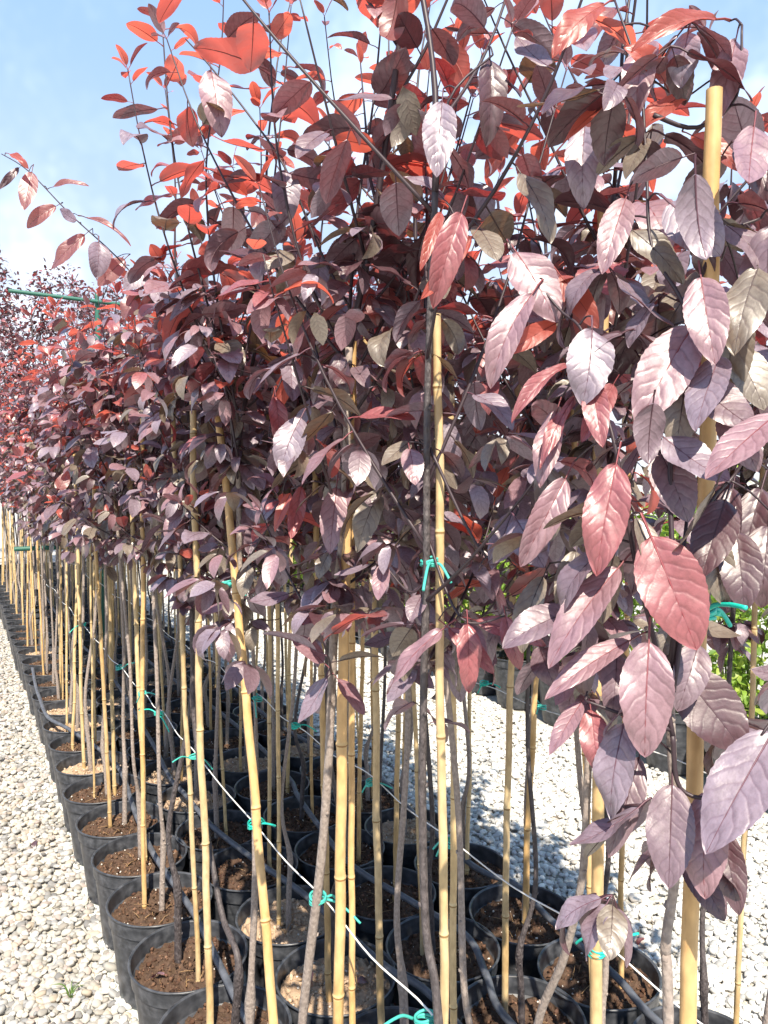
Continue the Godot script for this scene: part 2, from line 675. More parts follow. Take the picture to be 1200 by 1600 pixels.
# ---------------------------------------------------------------- pots, canes, ties
var pot_wall: ArrayMesh
var pot_rim: ArrayMesh
var soils := []
var canes := []
var ties := []

func make_pot_meshes() -> void:
	pot_wall = lathe([Vector2(0.001, 0.004), Vector2(0.097, 0.004), Vector2(0.101, 0.0), Vector2(0.104, 0.004), Vector2(0.126, 0.198), Vector2(0.1265, 0.2005), Vector2(0.1245, 0.2005), Vector2(0.1225, 0.17)], 48, [0, 0, 1, 2, 3, 3, 4])
	pot_rim = lathe([Vector2(0.1235, 0.170), Vector2(0.1255, 0.201), Vector2(0.131, 0.203), Vector2(0.1335, 0.239), Vector2(0.1372, 0.2405), Vector2(0.1385, 0.243), Vector2(0.1372, 0.2455), Vector2(0.1345, 0.2455), Vector2(0.1318, 0.243), Vector2(0.1285, 0.206), Vector2(0.1212, 0.2), Vector2(0.1195, 0.17)], 64, [0, 1, 2, 3, 3, 3, 3, 3, 4, 5, 6])
	for k in 6:
		soils.append(soil_mesh(k, k == 1 or k == 4))

func soil_mesh(sd: int, dry: bool) -> ArrayMesh:
	var n := FastNoiseLite.new()
	n.seed = 100 + sd
	n.frequency = 34.0
	n.fractal_octaves = 4
	n.fractal_gain = 0.72
	var n2 := FastNoiseLite.new()
	n2.seed = 200 + sd
	n2.frequency = 9.0
	n2.fractal_octaves = 3
	var st := begin()
	var rings := 30
	var seg := 84
	var R := 0.1245
	var pts := []
	var cs := []
	for i in rings + 1:
		var r := R * sqrt(float(i) / rings) if i < 3 else R * float(i) / rings
		var lp := []
		var lc := []
		for k in seg:
			var a := TAU * k / seg
			var x := r * cos(a)
			var z := r * sin(a)
			var v := n.get_noise_2d(x, z)
			var h := SOIL + v * 0.017 + n2.get_noise_2d(x, z) * 0.010 - 0.006 * pow(r / R, 4.0)
			lp.append(Vector3(x, h, z))
			var base := Color(0.040, 0.024, 0.017) if not dry else Color(0.30, 0.205, 0.135)
			var hi := Color(0.125, 0.080, 0.056) if not dry else Color(0.46, 0.34, 0.24)
			lc.append(base.lerp(hi, clampf(0.5 + 0.9 * n.get_noise_2d(x * 2.3 + 3, z * 2.3), 0, 1)))
		pts.append(lp)
		cs.append(lc)
	for i in rings:
		for k in seg:
			var k2 := (k + 1) % seg
			for q in [[i, k], [i + 1, k], [i, k2], [i, k2], [i + 1, k], [i + 1, k2]]:
				st.set_color(cs[q[0]][q[1]])
				st.add_vertex(pts[q[0]][q[1]])
	# crumbs of peat and perlite
	for k in 420:
		var r := R * sqrt(rng.randf()) * 0.96
		var a := rf(0, TAU)
		var x := r * cos(a)
		var z := r * sin(a)
		var h := SOIL + n.get_noise_2d(x, z) * 0.017 + n2.get_noise_2d(x, z) * 0.010 - 0.006 * pow(r / R, 4.0)
		var s := 0.0014 + 0.0062 * pow(rng.randf(), 2.2)
		var c := Color(0.045, 0.024, 0.017).lerp(Color(0.19, 0.11, 0.072), rng.randf())
		if dry:
			c = Color(0.34, 0.24, 0.16).lerp(Color(0.55, 0.43, 0.32), rng.randf())
		if rng.randf() < 0.12:
			c = Color(0.62, 0.58, 0.52)
			s *= 0.6
		st.set_color(c)
		lump(st, Vector3(x, h + s * 0.4, z), s)
	# root bits
	for k in 7:
		var a := rf(0, TAU)
		var r := rf(0.02, 0.08)
		var p := Vector3(r * cos(a), SOIL + 0.006, r * sin(a))
		var d := Vector3(rf(-1, 1), 0.1, rf(-1, 1)).normalized()
		var l := rf(0.02, 0.05)
		var pts2 := PackedVector3Array([p, p + d * l * 0.5 + Vector3(rf(-0.004, 0.004), 0.003, rf(-0.004, 0.004)), p + d * l])
		var cc := Color(0.30, 0.19, 0.10)
		tube(st, pts2, PackedFloat32Array([0.001, 0.0009, 0.0005]), 4, PackedColorArray([cc, cc, cc]))
	return done(st)

func lump(st: SurfaceTool, p: Vector3, s: float) -> void:
	var a := [Vector3(s * rf(0.7, 1.3), 0, 0), Vector3(0, s * rf(0.5, 1.0), 0), Vector3(0, 0, s * rf(0.7, 1.3))]
	var b := Basis.from_euler(Vector3(rf(0, 3), rf(0, 3), rf(0, 3)))
	for i in 3:
		a[i] = b * a[i]
	for sx in [-1, 1]:
		for sy in [-1, 1]:
			for sz in [-1, 1]:
				var q := [p + a[0] * sx, p + a[1] * sy, p + a[2] * sz]
				if sx * sy * sz > 0:
					q = [q[0], q[2], q[1]]
				for v in q:
					st.add_vertex(v)

func cane_mesh(sd: int) -> ArrayMesh:
	# one metre tall, radius one: scaled when placed
	var tint: Color = [Color(1, 1, 1), Color(1.06, 0.94, 0.82), Color(0.92, 0.93, 0.98), Color(1.04, 1.05, 1.08), Color(0.88, 0.82, 0.76)][sd]
	var n := FastNoiseLite.new()
	n.seed = 300 + sd
	n.frequency = 2.2
	var ys := [0.0]
	var y := rf(0.03, 0.12)
	var nodes := []
	while y < 0.98:
		nodes.append(y)
		y += rf(0.11, 0.17)
	var pts := PackedVector3Array()
	var rad := PackedFloat32Array()
	var cols := PackedColorArray()
	var marks := [0.0]
	for q in nodes:
		for e in [-0.006, -0.0042, -0.0022, -0.0009, -0.0002, 0.0006, 0.0014, 0.0024, 0.0045]:
			marks.append(q + e)
	for k in 30:
		marks.append((k + 0.5) / 30.0)
	marks.append(1.0)
	marks.sort()
	var prev := -1.0
	for m in marks:
		if m < 0.0 or m > 1.0 or m - prev < 0.0004:
			continue
		prev = m
		var near := 9.0
		for q in nodes:
			if absf(m - q) < absf(near):
				near = m - q
		var r := lerpf(1.0, 0.86, m) * (1.0 + 0.03 * n.get_noise_1d(m * 9))
		var c := Color(0.55, 0.39, 0.185).lerp(Color(0.65, 0.51, 0.295), clampf(0.5 + n.get_noise_1d(m * 5.0 + 40), 0, 1))
		if absf(near) < 0.0035:
			r *= 1.0 + 0.17 * (1.0 - absf(near) / 0.0035)
		if near > -0.0012 and near < 0.0003:
			c = Color(0.26, 0.15, 0.05)
		elif absf(near) < 0.0030:
			c = Color(0.62, 0.50, 0.28)
		pts.append(Vector3(0.9 * n.get_noise_1d(m * 1.3), m, 0.9 * n.get_noise_1d(m * 1.3 + 77)))
		rad.append(r)
		cols.append(c * tint)
	var st := begin()
	# radial directions are squeezed by the scale of the cane, so keep rings flat
	for i in pts.size() - 1:
		for k in 12:
			for q in [[i, k], [i, k + 1], [i + 1, k], [i, k + 1], [i + 1, k + 1], [i + 1, k]]:
				var a: float = TAU * q[1] / 12.0
				var cc: Color = cols[q[0]]
				st.set_color(cc)
				st.add_vertex(pts[q[0]] + Vector3(cos(a), 0, -sin(a)) * rad[q[0]])
	st.set_smooth_group(1)
	for k in 12:
		var a := TAU * k / 12.0
		var b := TAU * (k + 1) / 12.0
		var p := pts[pts.size() - 1]
		st.set_color(Color(0.62, 0.48, 0.26))
		st.add_vertex(p)
		st.add_vertex(p + Vector3(cos(a), 0, -sin(a)) * 0.86)
		st.add_vertex(p + Vector3(cos(b), 0, -sin(b)) * 0.86)
	return done(st)

func put_cane(foot: Vector3, head: Vector3, r: float, label: String, group := "") -> MeshInstance3D:
	var o := solo("bamboo_cane", canes[rng.randi() % canes.size()], mats.cane, foot)
	var y := head - foot
	var x := y.cross(Vector3(0, 0, 1)).normalized().rotated(y.normalized(), rf(0, TAU))
	var z := x.cross(y).normalized()
	o.basis = Basis(x * r * 0.82, y, z * r * 0.82)
	tag(o, label, "cane", group)
	return o

func tie_mesh(sd: int) -> ArrayMesh:
	# soft plastic tape wound round something about 2 cm thick, with two loose ends
	var st := begin()
	for w in 3:
		var pts := PackedVector3Array()
		var rad := PackedFloat32Array()
		for k in 19:
			var a := TAU * k / 18.0
			pts.append(Vector3(cos(a) * 0.0104, (w - 1) * 0.0034 + 0.0025 * sin(a + w), sin(a) * 0.0104))
			rad.append(0.0016)
		tube(st, pts, rad, 6)
	for e in rng.randi_range(2, 3):
		var a := rf(-2.6, 0.4)
		var p := Vector3(cos(a) * 0.0125, 0, -sin(a) * 0.0125)
		var d := Vector3(cos(a) + rf(-0.8, 0.8), rf(-0.9, 0.7), -sin(a) + rf(-0.5, 0.5)).normalized()
		var l := rf(0.022, 0.05)
		var key := [p, p + d * l * 0.35 + Vector3(0, 0.004, 0), p + d * l * 0.7, p + d * l + Vector3(0, -0.006, 0)]
		var pts := smooth_line(key, 4)
		var rad := PackedFloat32Array()
		for k in pts.size():
			rad.append(0.0017)
		tube(st, pts, rad, 6)
	lump(st, Vector3(0.0125, 0.001, 0.003), 0.005)
	return done(st)

func put_tie(p: Vector3, label: String, size := 1.0) -> void:
	var o := solo("plant_tie", ties[rng.randi() % ties.size()], mats.tie if rng.randf() < 0.6 else mats.faded_tie, p)
	o.basis = Basis(Vector3.UP, rf(0, TAU)) * Basis.from_scale(Vector3.ONE * size)
	tag(o, label, "plant tie", "teal plastic ties on canes and strings")

func put_pot(x: float, s: float, label: String, soil := -1, group := "black pots standing in rows") -> Node3D:
	var o := thing("plant_pot", at(x, s, 0.008))
	o.rotation = Vector3(rf(-0.018, 0.018), rf(0, TAU), rf(-0.018, 0.018))
	part("pot_wall", pot_wall, mats.pot, o)
	part("pot_rim", pot_rim, mats.pot, o)
	part("soil", soils[soil if soil >= 0 else rng.randi() % 6], mats.soil, o)
	tag(o, label, "pot", group)
	return o

# ---------------------------------------------------------------- words
const ORD := ["first", "second", "third", "fourth", "fifth", "sixth", "seventh", "eighth", "ninth", "tenth", "eleventh", "twelfth", "thirteenth", "fourteenth", "fifteenth", "sixteenth", "seventeenth", "eighteenth", "nineteenth", "twentieth",
	"twenty-first", "twenty-second", "twenty-third", "twenty-fourth", "twenty-fifth", "twenty-sixth", "twenty-seventh", "twenty-eighth", "twenty-ninth"]
const ROW := ["row along the left gravel", "second row from the left", "third row from the left", "row along the right gravel"]

func place_words(c: int, k: int) -> String:
	if k >= 0 and k < ORD.size():
		return "%s pot from the front, %s" % [ORD[k], ROW[c]]
	return ""

# ---------------------------------------------------------------- scene
func _ready() -> void:
	rng.seed = 20240611
	var cam := Camera3D.new()
	cam.name = "camera"
	add_child(cam)
	cam.position = cam_at
	cam.rotation_degrees = Vector3(-2.6, -29.1, 0)
	cam.fov = 67.3
	cam.near = 0.02
	cam.far = 400.0
	cam.current = true

	var we := WorldEnvironment.new()
	we.name = "environment"
	var env := Environment.new()
	env.background_mode = Environment.BG_SKY
	env.tonemap_mode = Environment.TONE_MAPPER_LINEAR
	env.tonemap_exposure = 2.5
	env.sdfgi_enabled = true
	env.ssao_enabled = true
	env.ssil_enabled = true
	var sm := ProceduralSkyMaterial.new()
	sm.sky_top_color = lin(0.130, 0.245, 0.445)
	sm.sky_horizon_color = lin(0.47, 0.49, 0.515)
	sm.sky_curve = 0.22
	sm.ground_horizon_color = lin(0.70, 0.72, 0.72)
	sm.ground_bottom_color = lin(0.35, 0.34, 0.32)
	sm.sun_angle_max = 12.0
	sm.sky_cover = sky_clouds()
	sm.sky_cover_modulate = Color(1, 1, 1, 1)
	var sky := Sky.new()
	sky.sky_material = sm
	env.sky = sky
	we.environment = env
	add_child(we)

	var sun := DirectionalLight3D.new()
	sun.name = "sun"
	sun.light_color = Color(1.0, 0.955, 0.88)
	sun.light_energy = 1.35
	sun.light_angular_distance = 0.53
	sun.shadow_enabled = true
	add_child(sun)
	# sun stands rather high behind the camera: shadows fall mostly along the rows
	var th := deg_to_rad(29.1)
	var fwd := Vector3(sin(th), 0, -cos(th))
	var rgt := Vector3(cos(th), 0, sin(th))
	var to_sun := (rgt * 0.12 - fwd).normalized() * cos(deg_to_rad(51)) + Vector3.UP * sin(deg_to_rad(51))
	sun.look_at_from_position(to_sun * 20.0, Vector3.ZERO, Vector3.UP)

	noise.seed = 5
	make_materials()
	make_leaf_kinds()
	make_pot_meshes()
	for k in 5:
		canes.append(cane_mesh(k))
	for k in 4:
		ties.append(tie_mesh(k))
	make_ground()
	make_gravel()
	make_rows()
	make_strings()
	make_hoses()
	make_frame()
	make_fallen()
	make_litter()
	make_end_bed()
	make_right_bed()
	make_far()

func sky_clouds() -> ImageTexture:
	var w := 1024
	var h := 512
	var im := Image.create_empty(w, h, false, Image.FORMAT_RGBA8)
	var n := FastNoiseLite.new()
	n.seed = 44
	n.frequency = 1.0
	n.fractal_octaves = 5
	n.fractal_gain = 0.55
	n.domain_warp_enabled = true
	n.domain_warp_amplitude = 0.5
	n.domain_warp_frequency = 0.8
	for y in h:
		var el := PI * (0.5 - (y + 0.5) / h)
		if el < 0.0:
			continue
		for x in w:
			var az := TAU * x / w
			var d := Vector3(cos(az) * cos(el), sin(el), sin(az) * cos(el))
			var q := d / (d.y + 0.22)
			var v := n.get_noise_3d(q.x * 0.75, q.z * 1.5, 0.0) * 0.5 + 0.5
			v = smoothstep(0.44, 0.80, v)
			im.set_pixel(x, y, Color(0.62, 0.60, 0.55, v * 0.60 * smoothstep(0.0, 0.12, el)))
	return ImageTexture.create_from_image(im)

func make_materials() -> void:
	var m: StandardMaterial3D
	m = mat(Color.WHITE, 0.42, 0.5)
	m.albedo_texture = noise_tex(0.02, lin(0.012, 0.014, 0.018), lin(0.105, 0.11, 0.125), 512, 61, 6)
	m.roughness_texture = noise_tex(0.02, Color(0.75, 0.75, 0.75), Color(1, 1, 1), 128, 62)
	m.uv1_triplanar = true
	m.uv1_scale = Vector3(3.1, 3.1, 3.1)
	mats.pot = m
	m = mat(Color.WHITE, 0.95, 0.3)
	m.vertex_color_use_as_albedo = true
	m.normal_enabled = true
	m.normal_texture = normal_tex(0.06, 6.0, 256, 12)
	m.uv1_triplanar = true
	m.uv1_scale = Vector3(14, 14, 14)
	mats.soil = m
	m = mat(Color.WHITE, 0.48, 0.45)
	m.vertex_color_use_as_albedo = true
	m.albedo_texture = noise_tex(0.02, lin(0.60, 0.57, 0.54), lin(1.08, 1.06, 1.02), 512, 65, 5)
	m.uv1_triplanar = true
	m.uv1_world_triplanar = true
	m.uv1_scale = Vector3(7, 3, 7)
	mats.cane = m
	m = mat(Color.WHITE, 0.8, 0.4)
	m.albedo_texture = noise_tex(0.03, lin(0.16, 0.128, 0.112), lin(0.38, 0.325, 0.29), 512, 71, 5)
	m.normal_enabled = true
	m.normal_texture = normal_tex(0.05, 5.0, 256, 72)
	m.uv1_triplanar = true
	m.uv1_scale = Vector3(11, 6, 11)
	m.normal_scale = 0.6
	mats.bark = m
	m = mat(Color.WHITE, 0.6, 0.5)
	m.albedo_texture = noise_tex(0.03, lin(0.022, 0.018, 0.020), lin(0.12, 0.10, 0.10), 256, 73, 5)
	m.normal_enabled = true
	m.normal_texture = normal_tex(0.05, 5.0, 256, 74)
	m.uv1_triplanar = true
	m.uv1_scale = Vector3(16, 4.5, 16)
	mats.dark_bark = m
	mats.twig = mat(lin(0.032, 0.018, 0.024), 0.5)
	mats.tie = mat(lin(0.010, 0.46, 0.36), 0.42)
	mats.faded_tie = mat(lin(0.05, 0.40, 0.34), 0.6)
	mats.string = mat(lin(0.75, 0.75, 0.73), 0.8)
	m = mat(Color.WHITE, 0.5, 0.45)
	m.albedo_texture = noise_tex(0.02, lin(0.05, 0.056, 0.07), lin(0.13, 0.14, 0.165), 256, 81, 4)
	m.uv1_triplanar = true
	m.uv1_scale = Vector3(5, 5, 5)
	mats.hose = m
	m = mat(Color.WHITE, 0.85)
	m.vertex_color_use_as_albedo = true
	mats.pebble = m
	mats.frame = mat(lin(0.02, 0.11, 0.08), 0.5)
	m = mat(Color.WHITE, 0.9)
	m.albedo_texture = noise_tex(0.05, lin(0.26, 0.24, 0.21), lin(0.62, 0.60, 0.55), 1024, 91, 5)
	m.uv1_triplanar = true
	m.uv1_world_triplanar = true
	m.uv1_scale = Vector3(1.3, 1.3, 1.3)
	mats.ground = m
	m = mat(Color.WHITE, 0.7)
	m.albedo_texture = noise_tex(0.02, lin(0.50, 0.54, 0.50), lin(0.72, 0.75, 0.72), 512, 92, 5)
	m.uv1_triplanar = true
	m.uv1_world_triplanar = true
	m.uv1_scale = Vector3(0.9, 0.9, 0.9)
	mats.cloth = m
	mats.green_stem = mat(lin(0.10, 0.12, 0.04), 0.7)
	for k in 3:
		var g: Array = [[0.16, 0.26, 0.045], [0.09, 0.17, 0.035], [0.27, 0.34, 0.07]][k]
		var lm := mat(lin(g[0], g[1], g[2]), 0.45, 0.5)
		lm.backlight_enabled = true
		lm.backlight = lin(0.40, 0.55, 0.08)
		lm.cull_mode = BaseMaterial3D.CULL_DISABLED
		mats["green_%d" % k] = lm

func make_ground() -> void:
	var pm := PlaneMesh.new()
	pm.size = Vector2(600, 600)
	var g := solo("ground", pm, mats.ground)
	tag(g, "pale stony nursery ground reaching to the horizon", "ground", "", "structure")
	var st := begin()
	# woven ground cloth under the four rows
	var x0 := 0.335
	var x1 := 1.415
	var n := 60
	for i in n:
		var z0 := -lerpf(-0.5, 9.7, float(i) / n)
		var z1 := -lerpf(-0.5, 9.7, float(i + 1) / n)
		var a0 := x0 + 0.012 * noise.get_noise_1d(z0 * 60)
		var a1 := x0 + 0.012 * noise.get_noise_1d(z1 * 60)
		for v in [Vector3(a0, 0.006, z0), Vector3(a1, 0.006, z1), Vector3(x1, 0.006, z0), Vector3(x1, 0.006, z0), Vector3(a1, 0.006, z1), Vector3(x1, 0.006, z1)]:
			st.add_vertex(v)
	var c := solo("ground_cloth", done(st), mats.cloth)
	tag(c, "pale woven ground cloth under the four rows of pots", "ground cloth", "", "structure")

func pebble_mesh(sd: int) -> ArrayMesh:
	var n := FastNoiseLite.new()
	n.seed = 500 + sd
	n.frequency = 0.75
	var st := begin()
	var rows := 6
	var seg := 9
	var p := []
	for i in rows + 1:
		var line := []
		for k in seg:
			var a := TAU * k / seg
			var b := PI * i / rows
			var d := Vector3(sin(b) * cos(a), cos(b), sin(b) * sin(a))
			var r := 1.0 + 0.42 * n.get_noise_3d(d.x, d.y, d.z)
			var v := d * r
			# worn facets
			v.x = signf(v.x) * pow(absf(v.x), 0.85)
			v.z = signf(v.z) * pow(absf(v.z), 0.85)
			line.append(v)
		p.append(line)
	for i in rows:
		for k in seg:
			var k2 := (k + 1) % seg
			for q in [[i, k], [i + 1, k], [i, k2], [i, k2], [i + 1, k], [i + 1, k2]]:
				st.add_vertex(p[q[0]][q[1]])
	return done(st)

func make_gravel() -> void:
	var shapes := []
	for k in 6:
		shapes.append(pebble_mesh(k))
	var warm := [Color(0.66, 0.63, 0.57), Color(0.76, 0.74, 0.69), Color(0.58, 0.55, 0.50), Color(0.70, 0.68, 0.65), Color(0.48, 0.48, 0.47), Color(0.80, 0.78, 0.74), Color(0.64, 0.55, 0.44), Color(0.68, 0.58, 0.53), Color(0.36, 0.35, 0.34), Color(0.74, 0.71, 0.64), Color(0.52, 0.48, 0.42)]
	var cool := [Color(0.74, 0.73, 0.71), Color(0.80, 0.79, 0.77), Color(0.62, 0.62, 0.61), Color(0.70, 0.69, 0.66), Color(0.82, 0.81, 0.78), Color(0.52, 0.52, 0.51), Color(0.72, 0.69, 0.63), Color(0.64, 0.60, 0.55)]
	for side in 2:
		var holder := thing("gravel", Vector3.ZERO)
		holder.set_meta("kind", "stuff")
		tag(holder, ["warm cream gravel of the path beside the left row of pots", "white gravel of the path behind the right row of pots"][side], "gravel", "", "stuff")
		var spots := []
		for k in 6:
			spots.append([])
		var count := 42000 if side == 0 else 56000
		for i in count:
			var s: float
			var x: float
			if side == 0:
				s = 0.9 + 9.3 * pow(rng.randf(), 1.25)
				x = rf(-0.95, 0.365)
			else:
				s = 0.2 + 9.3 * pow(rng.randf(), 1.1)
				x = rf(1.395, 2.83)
			var r := rf(0.006, 0.0125) * (1.25 if rng.randf() < 0.12 else 1.0)
			var b := Basis.from_euler(Vector3(rf(-0.5, 0.5), rf(0, TAU), rf(-0.5, 0.5))) * Basis.from_scale(Vector3(r * rf(1.0, 1.45), r * rf(0.55, 0.8), r))
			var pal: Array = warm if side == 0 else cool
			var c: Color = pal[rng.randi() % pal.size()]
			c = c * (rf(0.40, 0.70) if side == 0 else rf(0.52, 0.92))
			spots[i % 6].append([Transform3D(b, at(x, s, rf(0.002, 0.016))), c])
		for k in 6:
			var mm := MultiMesh.new()
			mm.transform_format = MultiMesh.TRANSFORM_3D
			mm.use_colors = true
			mm.mesh = shapes[k]
			mm.instance_count = spots[k].size()
			for i in spots[k].size():
				mm.set_instance_transform(i, spots[k][i][0])
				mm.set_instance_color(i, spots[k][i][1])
			var mi := MultiMeshInstance3D.new()
			mi.name = "pebbles"
			mi.multimesh = mm
			mi.material_override = mats.pebble
			mi.set_meta("kind", "stuff")
			holder.add_child(mi, true)

# trunks and canes read off the photograph, relative to nothing: [x, S, height]
const KEYED := {
	"0,0": {"trunk": [[0.46, 1.46, 0.18], [0.46, 1.434, 0.297], [0.46, 1.41, 0.44], [0.46, 1.504, 0.474], [0.46, 1.568, 0.545], [0.46, 1.627, 0.635], [0.46, 1.683, 0.766], [0.46, 1.716, 0.866], [0.46, 1.72, 1.157], [0.46, 1.70, 1.45]],
		"canes": [[[0.43, 1.50, 0.15], [0.43, 1.59, 1.55], 0.0095]]},
	"0,-1": {"trunk": [[0.46, 1.25, 0.18], [0.46, 1.33, 0.30], [0.46, 1.345, 0.36], [0.46, 1.307, 0.664], [0.46, 1.32, 0.837], [0.46, 1.345, 0.963], [0.46, 1.379, 1.196], [0.46, 1.384, 1.434]],
		"canes": [[[0.44, 1.07, 0.15], [0.44, 1.445, 1.54], 0.0100]], "bark": "bark"},
	"0,-2": {"trunk": [[0.455, 1.03, 0.18], [0.455, 1.10, 0.32], [0.455, 1.081, 0.525], [0.455, 1.011, 0.801], [0.455, 0.983, 0.954], [0.455, 0.971, 1.061], [0.455, 0.956, 1.199], [0.455, 0.927, 1.333], [0.455, 0.912, 1.55]],
		"canes": [[[0.462, 0.99, 0.15], [0.462, 0.92, 1.56], 0.0098], [[0.50, 1.00, 0.15], [0.50, 0.99, 1.5], 0.0062]]},
	"0,-3": {"trunk": [[0.455, 0.655, 0.18], [0.455, 0.675, 0.45], [0.455, 0.693, 0.774], [0.455, 0.72, 0.869], [0.455, 0.728, 1.014], [0.455, 0.726, 1.125], [0.455, 0.721, 1.27], [0.455, 0.719, 1.482], [0.455, 0.705, 1.684]],
		"canes": [[[0.47, 0.695, 0.15], [0.47, 0.722, 1.56], 0.0066]], "bark": "dark_bark"},
	"0,-4": {"trunk": [[0.462, 0.38, 0.18], [0.47, 0.38, 0.5], [0.473, 0.397, 0.957], [0.473, 0.401, 1.016], [0.472, 0.392, 1.087], [0.462, 0.390, 1.19], [0.459, 0.388, 1.24]],
		"canes": [[[0.508, 0.425, 0.15], [0.508, 0.396, 1.672], 0.0086]]},
	"1,-2": {"trunk": [[0.73, 0.74, 0.18], [0.73, 0.86, 0.42], [0.73, 0.847, 0.577], [0.73, 0.795, 0.703], [0.73, 0.765, 0.81], [0.73, 0.754, 0.903], [0.73, 0.745, 1.2], [0.73, 0.74, 1.4]],
		"canes": [[[0.73, 0.73, 0.15], [0.73, 0.737, 1.72], 0.0102]]},
	"1,-1": {"canes": [[[0.73, 1.06, 0.15], [0.73, 1.085, 1.7], 0.0078]]},
	"1,0": {"canes": [[[0.73, 1.315, 0.15], [0.73, 1.385, 1.73], 0.0094]]},
	"2,0": {"canes": [[[1.0, 1.27, 0.15], [1.0, 1.235, 1.72], 0.0088]]},
	"3,1": {"canes": [[[1.26, 1.52, 0.15], [1.26, 1.44, 1.72], 0.0100]]},
}
const NEAR_TREE := {
	"0,-4": "purple-leaved tree with the largest drooping leaves at the right edge, closest to camera",
	"0,-3": "purple-leaved tree with black stem beside a thin cane, centre of the photo",
	"0,-2": "purple-leaved tree with smooth grey slanting trunk at the bottom edge, left of centre",
	"0,-1": "purple-leaved tree whose grey trunk crosses a leaning cane, between the two front left trees",
	"1,-1": "purple-leaved tree just behind the black-stemmed tree, its pot below the photo",
	"1,-2": "purple-leaved tree with curved grey trunk tied by teal tape to the thick right cane",
	"2,-1": "purple-leaved tree behind the thick tied cane at right, third row",
	"2,-2": "purple-leaved tree behind the large drooping leaves at right, third row",
	"3,-1": "purple-leaved tree nearest the right gravel, stem beside thin canes at bottom right",
	"3,-2": "purple-leaved tree at the far right edge, by the right gravel",
}
const NEAR_CANE := {
	"0,-4": "tall bare-topped bamboo cane standing above the large drooping leaves at right",
	"0,-3": "thin bamboo cane right beside the black stem near the centre",
	"0,-2": "thick bamboo cane beside the slanting smooth grey trunk at the bottom edge",
	"0,-1": "leaning bamboo cane with a teal tie, crossing a grey trunk at left",
	"1,-1": "bamboo cane just right of the black stem, tied to the second string",
	"1,-2": "thick bamboo cane with a big teal knot at lower right",
	"2,-1": "bamboo cane behind the thick tied cane at lower right",
	"2,-2": "bamboo cane behind the large drooping leaves, third row",
	"3,-1": "thin bamboo cane by the right gravel at the bottom right corner",
	"3,-2": "bamboo cane at the right edge, closest to the right gravel",
}

